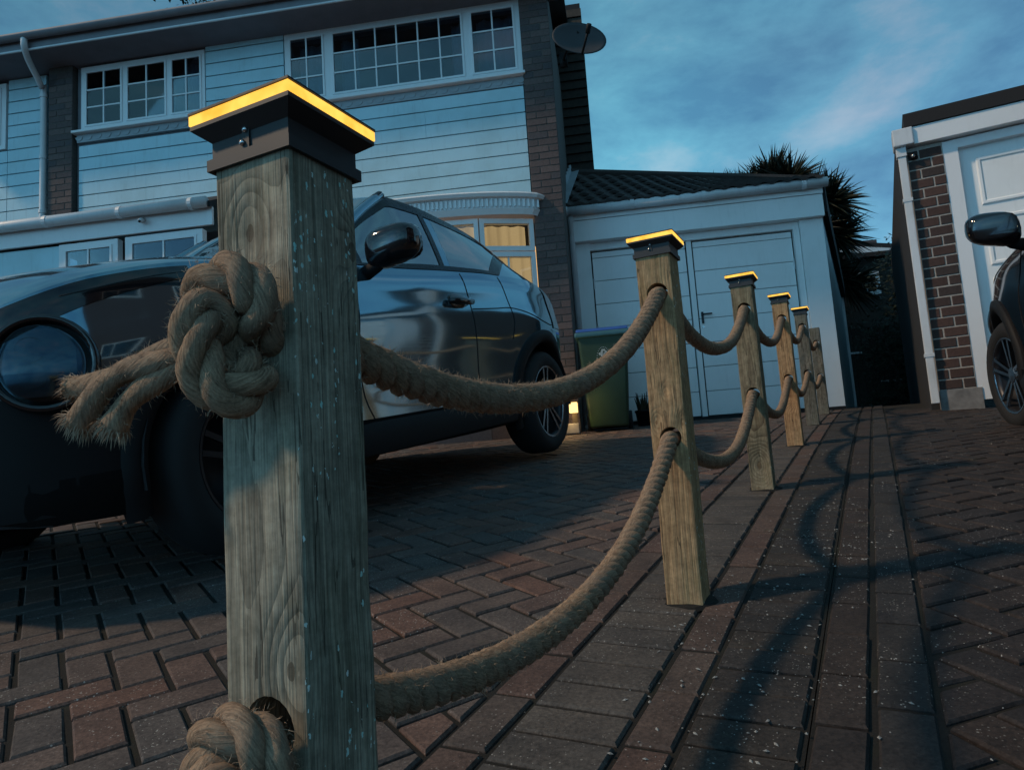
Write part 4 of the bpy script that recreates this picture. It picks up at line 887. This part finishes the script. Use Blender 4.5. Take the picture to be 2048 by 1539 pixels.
def wheel(parent, c, sgn, R_=.342, rim=.238, w=.21, steer=0, nsp=5):
    e = bpy.data.objects.new('wheel', None); col.objects.link(e); e.parent = parent; e.location = c; e.rotation_euler = (0, 0, steer)
    ax = (0, sgn, 0)
    mb = MB(); mb.lathe([(rim, -w/2), (R_-.035, -w/2-.006), (R_-.008, -w/2+.02), (R_, -w/2+.05), (R_, w/2-.05), (R_-.008, w/2-.02), (R_-.035, w/2+.006), (rim+.01, w/2), (rim-.004, w/2-.012)], (0, 0, 0), ax, 48); mb.build('tyre', M['rubber'], e, True)
    mb = MB(); mb.lathe([(rim+.004, w/2-.012), (rim-.012, w/2-.010), (rim-.022, w/2-.04), (rim-.03, -w/2+.02), (.0, -w/2+.03)], (0, 0, 0), ax, 40); mb.build('rim', M['dark_alloy'], e, True)
    mb = MB(); mb.lathe([(0, w/2-.018), (.045, w/2-.02), (.062, w/2-.035), (.07, w/2-.07)], (0, 0, 0), ax, 24); mb.lathe([(rim+.005, w/2-.012), (rim+.001, w/2-.004), (rim-.010, w/2-.006), (rim-.012, w/2-.012)], (0, 0, 0), ax, 48)
    for k_ in range(nsp):
        for dd in (-.17, .17):
            a = 2*PI*k_/nsp+.3; a2 = a+dd*.9; a1 = a+dd*1.9
            p = Vector((math.cos(a1)*.05, sgn*(w/2-.030), math.sin(a1)*.05)); q = Vector((math.cos(a2)*(rim-.012), sgn*(w/2-.014), math.sin(a2)*(rim-.012))); mb.bar(p, q, .020, .016, (0, sgn, 0))
    mb.build('spokes', M['alloy'] if c[0] < 1 or steer else M['dark_alloy'], e, False)  # same wheels all round; deep shade put into the colour of unsteered front spokes
def ellipsoid(mb, c, ax, n=2.6, nu=20, nv=12, fn=None):
    rows = []
    def sp(v, k_): return math.copysign(abs(v)**(2/k_), v)
    for i in range(nv+1):
        ph = -PI/2+PI*i/nv; r = []
        for j in range(nu):
            th = 2*PI*j/nu; p = Vector((ax[0]*sp(math.cos(ph), n)*sp(math.cos(th), n), ax[1]*sp(math.cos(ph), n)*sp(math.sin(th), n), ax[2]*sp(math.sin(ph), n)))
            if fn: p = fn(p)
            r.append(Vector(c)+p)
        rows.append(r)
    mb.grid(rows, True)
def make_car(root, paint, zlift=0, steer=0, detail=True):
    WC = [(0, .343), (2.636, .343)]; RA = .405
    body = MB(); nx = 128; xs = np.linspace(TX[0], TX[-1], nx); vs_ = np.linspace(.17, 1, 24)
    for sg in (1, -1):
        g = [[side(x, v) for x in xs] for v in vs_]; inside = [[False]*nx for _ in vs_]
        for i in range(len(vs_)):
            for j in range(nx):
                p = g[i][j]
                for cx, cz in WC:
                    dx, dz = p.x-cx, p.z-cz; d = math.hypot(dx, dz)
                    if d < RA:
                        inside[i][j] = True; f = RA/max(d, 1e-4); q = Vector((cx+dx*f, 0, cz+dz*f)); y = side_at(q.x, q.z).y; g[i][j] = Vector((q.x, y, q.z))
        base = len(body.v); body.v += [tuple(p if sg > 0 else mir(p)) for r in g for p in r]
        for i in range(len(vs_)-1):
            for j in range(nx-1):
                if inside[i][j] and inside[i+1][j] and inside[i][j+1] and inside[i+1][j+1]: continue
                body.f.append((base+i*nx+j, base+i*nx+j+1, base+(i+1)*nx+j+1, base+(i+1)*nx+j))
    S3 = np.linspace(0, 1, 6); Q = np.linspace(0, 1, 12)
    patch(body, house_, lambda s: -.72, lambda s: .42-.42*s, S3, 22)         # rear quarter
    patch(body, house_, lambda s: 2.12-.0*s, lambda s: 3.48, S3, 40)        # wing tops
    patch(body, top, lambda q: -.50, lambda q: 1.36+.06*q, Q, 40); patch(body, top, lambda q: 2.12+.10*q, lambda q: 3.48, Q, 40)
    patch(body, top, lambda q: -.72, lambda q: -.66, Q, 3)
    for x in (TX[0], TX[-1]):                                                # close nose and tail
        loop = [side(x, v) for v in vs_]+[house_(x, s) for s in S3[1:]]+[top(x, q) for q in Q[1:]]; n = len(loop)
        body.add(loop+[mir(p) for p in loop], [(i, i+1, n+i+1, n+i) for i in range(n-1)])
    patch(body, house_, lambda s: .98-.06*s, lambda s: 1.06-.06*s, [0, .3, .6, .9, 1], 2)   # B pillar
    o = body.build('body', paint, root, True)
    for sg in (1, -1):
        bb = MB()
        for s0, s1 in ((0, .07), (.86, 1.0)): patch(bb, lambda x, s: house_(x, s)+Vector((0, .004, 0)), lambda s: .42-.42*s, lambda s: 2.12, [s0, (s0+s1)/2, s1], 40, (sg,))
        patch(bb, lambda x, s: house_(x, s)+Vector((0, .003, 0)), lambda s: 1.80-.05*s, lambda s: 2.12, np.linspace(.06, .87, 5), 6, (sg,))
        patch(bb, lambda x, s: house_(x, s)+Vector((0, .004, 0)), lambda s: 1.055-.06*s, lambda s: 1.10-.06*s, np.linspace(.06, .87, 5), 2, (sg,))
        patch(bb, lambda x, s: house_(x, s)+Vector((0, .003, 0)), lambda s: .42-.42*s, lambda s: .56-.42*s, np.linspace(.06, .87, 5), 3, (sg,))
        bb.build('window_surround', M['black_gloss'], root, True)
    for nm, f0, f1 in (('front_window', lambda s: 1.09-.06*s, lambda s: 1.81-.05*s), ('rear_window', lambda s: .55-.42*s, lambda s: .985-.06*s)):
        for sg in (1, -1):
            mb = MB(); rows = []
            for s in np.linspace(.06, .87, 8): a, b = f0(s), f1(s); rows.append([(house_(a+(b-a)*i/12, s) if sg > 0 else mir(house_(a+(b-a)*i/12, s))) for i in range(13)])
            mb.grid(rows); mb.build(nm, M['car_glass'], root, True)
    mb = MB(); patch(mb, top, lambda q: 1.36+.06*q, lambda q: 2.12+.10*q, Q, 14); mb.build('windscreen', M['car_glass'], root, True)
    mb = MB(); patch(mb, top, lambda q: -.66, lambda q: -.50, Q, 4); mb.build('rear_screen', M['black_gloss'], root, True)
    # A pillars and a black cowl with wipers
    for sg in (1, -1): mb = MB(); mb.tube([(x, sg*fyr(x), fzr(x)+.004) for x in np.linspace(1.33, 2.12, 12)], .026, 8); mb.build('windscreen_pillar', paint, root, True)
    mb = MB(); mb.bar((2.17, .1, 1.176), (2.06, .62, 1.178), .02, .012); mb.build('wiper', M['black'], root); mb = MB(); mb.bar((2.20, -.55, 1.14), (2.05, .0, 1.235), .02, .012); mb.build('wiper', M['black'], root)
    # cabin: dashboard, seats, far parcel shelf
    mb = MB(); mb.box((1.75, -.66, .75), (2.08, .66, 1.07)); mb.build('dashboard', M['black'], root, bevel=.04)
    for sy in (-.37, .37):
        mb = MB(); mb.prism([(1.0, sy-.24, .55), (1.45, sy-.24, .6), (1.45, sy-.24, .72), (1.12, sy-.24, .72), (.92, sy-.24, 1.20), (.80, sy-.24, 1.18)], (0, .48, 0)); mb.box((.79, sy-.13, 1.2), (.88, sy+.13, 1.40)); mb.build('seat', M['black'], root, bevel=.03)
    mb = MB(); mb.box((-.3, -.66, .6), (.25, .66, 1.12)); mb.build('rear_seat', M['black'], root, bevel=.04)
    # sills, arches, underside
    for sg in (1, -1):
        mb = MB(); patch(mb, lambda x, v: side(x, v)+Vector((0, .012, 0)), lambda v: -.70, lambda v: 3.46, [0, .06, .13, .19], 60, (sg,)); keep = []
        for f in mb.f:
            c = sum((Vector(mb.v[i]) for i in f), Vector())/len(f)
            if all(math.hypot(c.x-cx, c.z-cz) > RA-.01 for cx, cz in WC): keep.append(f)
        mb.f = keep; mb.build('sill_trim', M['black'], root, True)
    for sg in (1, -1):
        mb = MB(); rows = []
        for x0, x1, z0, z1, yy in ((.52, 2.12, .235, .245, .885), (.50, 2.15, .32, .33, .898), (.54, 2.10, .375, .385, .875)): rows.append([Vector((x0+(x1-x0)*i/16, sg*yy, z0+(z1-z0)*i/16+.03*(1-i/16))) for i in range(17)])
        mb.grid(rows); mb.build('side_skirt', M['black'], root, True)
    for cx, cz in WC:
        for sg in (1, -1):
            mb = MB(); rows = []
            for a in np.linspace(-.32, PI+.32, 34):
                r = []
                for rr, dy in ((RA-.004, -.05), (RA-.004, .016), (RA+.03, .024), (RA+.068, .018), (RA+.074, .0)):
                    x, z = cx+rr*math.cos(a), max(cz+rr*math.sin(a), .20); y = side_at(x, z).y+dy; r.append(Vector((x, sg*y, z)))
                rows.append(r)
            mb.grid(rows); mb.build('arch_trim', M['black'], root, True)
    mb = MB(); mb.box((-.6, -.62, .22), (3.2, .62, .30))
    for cx, cz in WC:
        for sg in (1, -1): mb.grid([[Vector((cx+r*math.cos(a), sg*y, cz+r*math.sin(a))) for a in np.linspace(-.12, PI+.12, 20)] for r, y in ((RA+.02, .865), (RA+.02, .52), (.05, .52))])
    mb.build('underbody', M['felt'], root)
    wy = .785
    for cx, cz in WC:
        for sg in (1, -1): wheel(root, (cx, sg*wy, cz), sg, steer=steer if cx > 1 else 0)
    # mirrors
    for sg in (1, -1):
        mb = MB()
        def shp(p): p = p.copy(); p.x += -.25*p.y*sg*0-.12*(p.y*sg); p.z *= 1-.22*(p.y*sg/.13)*.5; p.z += .02*(p.y*sg/.13); return p
        ellipsoid(mb, (1.77, sg*.985, 1.165), (.085, .125, .088), 2.9, 24, 14, shp); mr = mb.build('door_mirror', M['black_gloss'], root, True)
        mb = MB(); mb.tube([(1.80, sg*.84, 1.06), (1.80, sg*.90, 1.08), (1.79, sg*.94, 1.12)], [.035, .03, .035], 10); mb.build('mirror_arm', M['black'], mr, True)
        mb = MB(); ellipsoid(mb, (1.688, sg*.985, 1.168), (.008, .105, .068), 3.0, 18, 8); mb.build('mirror_glass', M['black_gloss'], mr, True)
    # door seams, handles
    for pts, r_ in (([(.92, 1.135), (.90, 1.0), (.89, .8), (.88, .6), (.88, .42)], .0028), ([(1.90, 1.08), (1.93, .9), (1.97, .7), (1.95, .5), (1.9, .40)], .0028), ([(.46, 1.15), (.42, 1.0), (.40, .88), (.44, .76)], .0028), ([(.88, .93), (.6, .945), (.4, .955), (.2, .93), (.02, .885), (-.16, .86), (-.25, .87)], .0035), ([(-.25, .87), (-.27, 1.0), (-.2, 1.12)], .003), ([(2.16, 1.06), (2.5, 1.02), (2.9, .96), (3.2, .885)], .0035)):
        for sg in (1, -1):
            mb = MB(); seam(mb, smooth2(pts), r_)
            if sg < 0: mb.v = [tuple(mir(Vector(v))) for v in mb.v]
            mb.build('panel_seam', M['gap'], root, True)
    for sg in (1, -1):
        p = side_at(1.03, .965); mb = MB(); mb.tube([(1.14, sg*(p.y+.012), .962), (1.11, sg*(p.y+.036), .964), (1.0, sg*(p.y+.038), .964), (.93, sg*(p.y+.034), .966), (.905, sg*(p.y+.012), .968)], [.014, .019, .019, .018, .012], 10); ellipsoid(mb, (1.03, sg*(p.y-.002), .968), (.105, .012, .042), 2.4, 18, 8); mb.build('door_handle', M['black_gloss'], root, True)
    # lamps
    for sg in (1, -1):
        c = Vector((3.265, sg*.775, .690)); ax = Vector((.62, sg*.77, .10)).normalized(); u = ax.cross(Vector((0, 0, 1))).normalized(); w = u.cross(ax)
        def disc(mb, R_, h0, dome, n=36, rings=7): mb.grid([[c+ax*(h0+dome*(1-(q/rings)**2))+(u*math.cos(a)+w*math.sin(a))*R_*max(q/rings, .002) for a in [2*PI*k_/n for k_ in range(n)]] for q in range(rings+1)], True)
        mb = MB(); mb.lathe([(.118, .00), (.122, .036), (.134, .038), (.140, .02), (.142, -.06)], c, ax, 40); hl = mb.build('headlight', M['black_gloss'], root, True)
        mb = MB(); disc(mb, .118, .012, .026); mb.build('lens', M['car_glass_dark'], hl, True)
        mb = MB(); mb.lathe([(.118, .0), (.10, -.03), (.06, -.06), (0, -.07)], c, ax, 28); mb.build('reflector', M['dark_alloy'], hl, True)
        mb = MB()
        for dz in (-.03, .045): mb.lathe([(.036, .0), (.034, -.02), (.0, -.03)], c+w*dz+u*.03, ax, 20)
        mb.build('projector', M['chrome'], hl, True)
        mb = MB(); rows = []
        for x in np.linspace(2.80, 3.40, 14):
            pz_ = fbelt(x)-.035-.02*(x-2.8)/.6; wd = .020+.030*(x-2.8)/.6; rows.append([side_at(x, pz_+d)+Vector((.0, .004, 0)) for d in (wd, wd/3, -wd/3, -wd)])
        if sg < 0: rows = [[mir(p) for p in r] for r in rows]
        mb.grid(rows); mb.build('daytime_light', M['black_gloss'], root, True)
        mb = MB(); rows = []
        for z in np.linspace(.84, 1.10, 8): rows.append([side_at(-.22-.30*q-.06*(1.1-z), z)+Vector((-.0, .006, 0)) for q in np.linspace(0, 1, 6)])
        if sg < 0: rows = [[mir(p) for p in r] for r in rows]
        mb.grid(rows); mb.build('tail_light', M['tail'], root, True)
    # black lower bumper wrapping round the nose
    rows = []
    for z in (.26, .34, .44, .54, .60):
        r = [side_at(x, max(z, fzb(x)))+Vector((.006, .008, 0)) for x in np.linspace(3.06, 3.48, 12)]; rows.append(r+[mir(p) for p in reversed(r)])
    mb = MB(); mb.grid(rows); mb.build('front_bumper', M['black'], root, True)
    # grille and lower bumper
    mb = MB()
    for q in range(5): mb.bar((3.49-.004*q, -.40+.03*q, .66-.045*q), (3.49-.004*q, .40-.03*q, .66-.045*q), .02, .018)
    gr = mb.build('grille', M['black_gloss'], root)
    mb = MB(); mb.tube(smooth_path([(3.40, .56, .60), (3.47, .44, .56), (3.505, .30, .53), (3.51, 0, .52), (3.505, -.30, .53), (3.47, -.44, .56), (3.40, -.56, .60)], .04), .007, 8); mb.build('grille_trim', M['chrome'], gr, True)
def smooth2(pts): return [(p.x, p.y) for p in smooth_path([Vector((a, b, 0)) for a, b in pts], .03)]
M['tail'] = simple('tail_light_red', (.10, .012, .012), .15, coat=.8)

def place_car(root, contact, forward):
    """contact: world point between the rear wheels, forward: horizontal heading; the car follows the slope"""
    f = forward.normalized(); a = Vector(contact); a.z = gz(a.x, a.y); b = a+f*2.636; b.z = gz(b.x, b.y); fx = (b-a).normalized(); y = Vector((0, 0, 1)).cross(fx).normalized(); z = fx.cross(y); m_ = Matrix.Identity(4)
    for i in range(3): m_[i][0], m_[i][1], m_[i][2], m_[i][3] = fx[i], y[i], z[i], a[i]
    root.matrix_world = m_
car = thing('parked_car', 'dark grey crossover car with round headlight parked behind the nearest post', 'car')
make_car(car, M['paint']); place_car(car, Vector((-.527, 5.369, 0)), -UU)
car2 = thing('parked_car', 'dark maroon car half out of frame before the right garage', 'car')
make_car(car2, M['paint2'], steer=.22); place_car(car2, Vector((3.0, 4.68, 0))+RU*1.0-UU*2.60, UU)

# ================================================================ wheelie bin
bp = Vector((.935, 7.27, 0)); bz = gz(bp.x, bp.y)
bn = thing('wheelie_bin', 'green wheelie bin with blue lid and pale emblem by the garage door', 'bin', (bp.x, bp.y, bz), math.radians(-9))
mb = MB(); rows = []
for z, w, d in ((.03, .175, .19), (.05, .185, .20), (.50, .215, .235), (.86, .235, .262), (.90, .238, .265)):
    rr = []
    for (sx, sy) in ((-1, -1), (1, -1), (1, 1), (-1, 1)):
        cr = .03
        for k_ in range(4):
            a0 = {(-1, -1): PI, (1, -1): 1.5*PI, (1, 1): 0, (-1, 1): .5*PI}[(sx, sy)]+k_/3*PI/2; rr.append(Vector((sx*(w-cr)+cr*math.cos(a0), sy*(d-cr)+cr*math.sin(a0), z)))
    rows.append(rr)
mb.grid(rows, True); mb.f.append(tuple(range(16))); mb.build('body', M['bin_green'], bn, True)
mb = MB(); mb.box((-.262, -.292, .895), (.262, .285, .945)); mb.build('rim', M['bin_rim'], bn, bevel=.015)
mb = MB(); mb.prism([(-.25, -.285, .947), (-.25, .28, .947), (-.25, .28, .995), (-.25, .0, 1.0), (-.25, -.24, .985)], (.5, 0, 0)); mb.build('lid', M['bin_lid'], bn, bevel=.012)
mb = MB(); mb.tube([(-.2, .33, .93), (.2, .33, .93)], .016, 8); mb.build('handle', M['bin_green'], bn)
for sx in (-1, 1): mb = MB(); mb.lathe([(0, -.025), (.09, -.025), (.1, -.015), (.1, .015), (.09, .025), (0, .025)], (sx*.20, .20, .10), (1, 0, 0), 20); mb.build('wheel', M['rubber'], bn, True)
mk = MB()                                                              # pale printed emblem: a spreading tree on a short stem in a ring of flecks
def yf(z): return -(.20+(.235-.20)*(z-.05)/.45 if z < .5 else .235+(.262-.235)*(z-.5)/.36)-.0012
def quad(x0, x1, z0, z1): mk.add([(x0, yf(z0), z0), (x1, yf(z0), z0), (x1, yf(z1), z1), (x0, yf(z1), z1)], [(0, 1, 2, 3)])
random.seed(5)
quad(-.006, .006, .60, .67); quad(-.026, .026, .597, .606)
for k_ in range(46):
    a = random.uniform(0, 2*PI); r = .045*math.sqrt(random.random()); s = random.uniform(.004, .010); quad(r*math.cos(a)*.8-s, r*math.cos(a)*.8+s, .715+r*math.sin(a)*1.1-s, .715+r*math.sin(a)*1.1+s)
for k_ in range(26):
    a = 2*PI*k_/26; s = .003; quad(.062*math.cos(a)-s, .062*math.cos(a)+s, .69+.10*math.sin(a)-s, .69+.10*math.sin(a)+s)
mk.build('emblem', M['bin_mark'], bn, label='pale printed tree emblem')
random.seed(11)
# a black pot of dark stems beside it
pp_ = Vector((1.36, 7.70, 0)); pt = thing('plant_pot', 'black pot of dark upright stems between green bin and garage door', 'plant pot', (pp_.x, pp_.y, gz(pp_.x, pp_.y)), 0)
mb = MB(); mb.lathe([(0, 0), (.075, 0), (.095, .14), (.102, .14), (.102, .16), (.088, .16), (.085, .13), (0, .13)], (0, 0, 0), (0, 0, 1), 20); mb.build('pot', M['black'], pt, True)
mb = MB()
for q in range(26):
    a = random.uniform(0, 2*PI); r = random.uniform(.01, .07); mb.tube([(r*math.cos(a), r*math.sin(a), .12), (r*1.3*math.cos(a), r*1.3*math.sin(a), .22), (r*1.7*math.cos(a), r*1.7*math.sin(a), random.uniform(.26, .36))], [.006, .008, .003], 5)
mb.build('stems', M['leaf'], pt)
# garden lantern by the house wall, glowing behind the rear wheel
lp = EH*(-.40)+NH*7.12; lz = gz(lp.x, lp.y)
ln = thing('garden_lantern', 'small glowing lantern on a block between car wheel and green bin', 'lantern', (lp.x, lp.y, lz), AH)
mb = MB(); mb.box((-.11, -.09, .0), (.09, .09, .10)); mb.build('base_block', M['concrete'], ln, bevel=.01)
mb = MB(); mb.box((.03, -.07, .104), (.08, -.02, .20)); mb.build('post', M['timber_dark'], ln)
mb = MB(); mb.box((.005, -.095, .203), (.085, -.015, .30)); mb.build('glow', M['lantern'], ln, bevel=.004)
mb = MB(); mb.prism([(-.005, -.105, .303), (.095, -.105, .303), (.095, -.005, .303), (-.005, -.005, .303)], (0, 0, .012)); mb.build('lid', M['black'], ln)
ll = bpy.data.lights.new('lantern_bulb', 'POINT'); lo = bpy.data.objects.new('lantern_bulb', ll); col.objects.link(lo); lo.parent = ln; lo.location = (-.02, -.16, .22); ll.energy = 3.5; ll.color = (1, .62, .22); ll.shadow_soft_size = .03

# ================================================================ vegetation and the dark gap between the garages
def cordyline(mb, c, n, lmin, lmax, th):
    c = Vector(c)
    for _ in range(n):
        el = math.asin(random.uniform(-.75, 1)); az = random.uniform(0, 2*PI); d = Vector((math.cos(az)*math.cos(el), math.sin(az)*math.cos(el), math.sin(el))); l = random.uniform(lmin, lmax); sd = d.cross(Vector((random.gauss(0, 1), random.gauss(0, 1), random.gauss(0, 1)))).normalized(); pts = []
        for s in (0.05, .4, .75, 1.0): p = c+d*l*s+Vector((0, 0, -.16*l*s*s*(1 if el < .9 else .4))); w = th*(1-.75*s)*(1 if s < 1 else .0); pts.append((p-sd*w, p+sd*w))
        mb.add([q for pr_ in pts for q in pr_], [(0, 1, 3, 2), (2, 3, 5, 4), (4, 5, 7, 6)])
pb = EH*2.95+NH*12.6
palm = thing('palm_tree', 'dark spiky cordyline palm behind the white garage', 'tree', (pb.x, pb.y, .5), AH)
mb = MB(); mb.tube([(0, 0, -.1), (.05, 0, 1.4), (.0, 0, 2.6)], [.16, .13, .12], 10)
heads = [(-.55, 0, 3.85), (.12, .1, 4.20), (.66, -.1, 3.75), (-.1, -.3, 3.55), (-1.0, .2, 3.55), (.95, 0, 3.10), (.35, .3, 3.85), (-.35, .2, 4.0), (.75, .1, 2.5), (-1.25, .1, 3.35), (.45, -.2, 3.2), (-.6, -.2, 3.2), (1.1, .2, 2.3), (.3, -.2, 4.0), (-1.55, .2, 3.3), (-.95, 0, 3.85), (.9, -.2, 3.6), (.0, .3, 4.15)]
for h in heads: mb.tube(smooth_path([(0, 0, 2.2), (h[0]*.5, h[1]*.5, (2.3+h[2])/2), h], .15), [.1]*1+[.09]*30 if False else .075, 8)
mb.build('trunk', M['trunk'], palm, True)
mb = MB()
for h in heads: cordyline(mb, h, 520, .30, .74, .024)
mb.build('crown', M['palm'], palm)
def bush(name, label, cat, base, dims, n, leaf, mat='leaf', group=None, stems=6):
    t = thing(name, label, cat, base, 0, group); mb = MB()
    for k_ in range(stems):
        a = random.uniform(0, 2*PI); mb.tube([(0, 0, -.05), (math.cos(a)*dims[0]*.3, math.sin(a)*dims[1]*.3, dims[2]*.5), (math.cos(a)*dims[0]*.6, math.sin(a)*dims[1]*.6, dims[2]*.92)], [.03, .02, .008], 6)
    mb.build('trunk', M['trunk'], t)
    cl = [(Vector((random.gauss(0, .45)*dims[0], random.gauss(0, .45)*dims[1], random.uniform(.08, 1)*dims[2])), random.uniform(.12, .3)) for _ in range(60)]
    mb = MB()
    for _ in range(n):
        c, r = random.choice(cl); p = c+Vector((random.gauss(0, r*.5), random.gauss(0, r*.5), random.gauss(0, r*.5))); d = Vector((random.gauss(0, 1), random.gauss(0, 1), random.gauss(0, .6))).normalized(); s = d.orthogonal().normalized(); l = leaf*random.uniform(.6, 1.3)
        p.z = max(p.z, .02); mb.add([p, p+d*l*.5+s*l*.28, p+d*l, p+d*l*.5-s*l*.28], [(0, 1, 2, 3)])
    mb.build('crown', M[mat], t); return t
def wp(x, t, z=None): P = EH*x+NH*t; P.z = .49 if z is None else z; return P
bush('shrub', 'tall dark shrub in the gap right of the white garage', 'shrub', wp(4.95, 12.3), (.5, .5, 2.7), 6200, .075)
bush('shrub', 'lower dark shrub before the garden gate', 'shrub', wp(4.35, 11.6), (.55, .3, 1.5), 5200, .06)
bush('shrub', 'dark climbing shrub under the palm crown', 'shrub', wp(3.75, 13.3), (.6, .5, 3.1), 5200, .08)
# garden gate of dark boards closing the gap
gt = thingH('garden_gate', 'dark boarded garden gate in the gap between the garages', 'gate', (4.6, 12.75, .49))
for q in range(14): mb = MB(); mb.box((-.80+q*.125, -.012, .04), (-.685+q*.125, .012, 1.55)); mb.build('board', M['timber_dark'], gt)
for z in (.30, 1.25): mb = MB(); mb.box((-.82, .014, z), (.95, .05, z+.09)); mb.build('rail', M['timber_dark'], gt)
mb = MB(); mb.box((-.2, -.03, .62), (.42, -.013, .65)); mb.build('bolt', M['gutter'], gt)
mb = MB(); mb.box((-.62, -.028, 1.12), (-.44, -.013, 1.15)); mb.build('hasp', M['gutter'], gt)
# shed with a small white framed window behind the gate
SO = (3.85, 13.9, .49); sd_ = thingH('garden_shed', 'dark shed with a small white framed window in the gap', 'shed', SO)
mb = MB(SO); mb.box((3.0, 13.9, .4), (6.2, 15.6, 3.5)); mb.build('wall', M['timber_dark'], sd_); window(sd_, SO, 4.52, 4.98, 2.80, 3.22, 13.87, [(4.57, 4.93, 2)], 2, fw=.03, bar=.02)
mb = MB(SO); mb.prism([(2.9, 13.75, 3.48), (6.3, 13.75, 3.48), (6.3, 13.75, 3.56), (2.9, 13.75, 3.56)], (0, 2.0, .3)); mb.build('roof', M['felt'], sd_)
# far house roof
FO = (6.3, 19.0, .49); fh = thingH('far_house', 'distant house with pale gable edge beyond the palm', 'house', FO)
mb = MB(FO); mb.box((4.9, 19.2, .4), (9.5, 24, 4.9)); mb.build('wall', M['timber_dark'], fh)
mb = MB(FO); mb.prism([(4.6, 18.9, 5.35), (9.6, 18.9, 4.55), (9.6, 18.9, 4.67), (4.6, 18.9, 5.47)], (0, 5.2, 0)); mb.build('roof', M['felt'], fh)
mb = MB(FO); mb.prism([(4.6, 18.86, 5.18), (9.6, 18.86, 4.38), (9.6, 18.86, 4.54), (4.6, 18.86, 5.34)], (0, .035, 0)); mb.build('barge_board', M['gutter'], fh)
mb = MB(FO); mb.box((6.9, 20, 5.0), (7.25, 20.4, 5.5)); mb.build('chimney', M['brick_house'], fh)
# tree top showing over the roof on the left
tb_ = EH*(-8.6)+NH*15.5
tr = thing('garden_tree', 'leafy tree top rising over the left end of the roof', 'tree', (tb_.x, tb_.y, .4), 0)
mb = MB(); mb.tube([(0, 0, 0), (.1, 0, 4), (0, .1, 8.5)], [.25, .2, .1], 10)
cl = []
for k_ in range(26):
    a = random.uniform(0, 2*PI); h = random.uniform(7.2, 11.2); r = random.uniform(.2, 1.35)*(1-.5*max(0, (h-9.5)/2)); e_ = Vector((math.cos(a)*r, math.sin(a)*r, h)); mb.tube([(0, .05, h-2.0), tuple(e_)], [.05, .012], 6); cl.append(e_)
mb.build('trunk', M['trunk'], tr)
mb = MB()
for _ in range(5200):
    c = random.choice(cl); p = c+Vector((random.gauss(0, .28), random.gauss(0, .28), random.gauss(0, .25))); d = Vector((random.gauss(0, 1), random.gauss(0, 1), random.gauss(0, .7))).normalized(); s = d.orthogonal().normalized(); l = random.uniform(.06, .13); mb.add([p, p+d*l*.5+s*l*.3, p+d*l, p+d*l*.5-s*l*.3], [(0, 1, 2, 3)])
mb.build('crown', M['leaf'], tr)


# the neighbour's house forward of that garage: beyond the right edge, mirrored in the grey car's wing
RO = (6.8, 3.0, -.2); rh = thingU('neighbour_house', 'dark brick house beyond the right edge, mirrored in the grey car', 'house', RO)
mb = MB(RO); mb.box((3.7, .2, -.8), (9.8, 6.2, 5.2)); mb.build('wall', M['brick_right'], rh)
mb = MB(RO); mb.prism([(3.3, -.2, 5.21), (3.3, 6.6, 5.21), (3.3, 3.2, 7.2)], (6.9, 0, 0)); mb.build('roof', M['tile'], rh)
for y, z in ((1.2, 3.4), (4.0, 3.4), (1.2, .9), (4.0, .9)):
    mb = MB(RO); mb.box((3.66, y, z), (3.699, y+1.3, z+1.15)); w_ = mb.build('window', M['upvc'], rh)
    for q in (0, 1): mb = MB(RO); mb.box((3.652, y+.06+q*.61, z+.06), (3.658, y+.63+q*.61, z+1.09)); mb.build('pane', M['black_gloss'], w_)
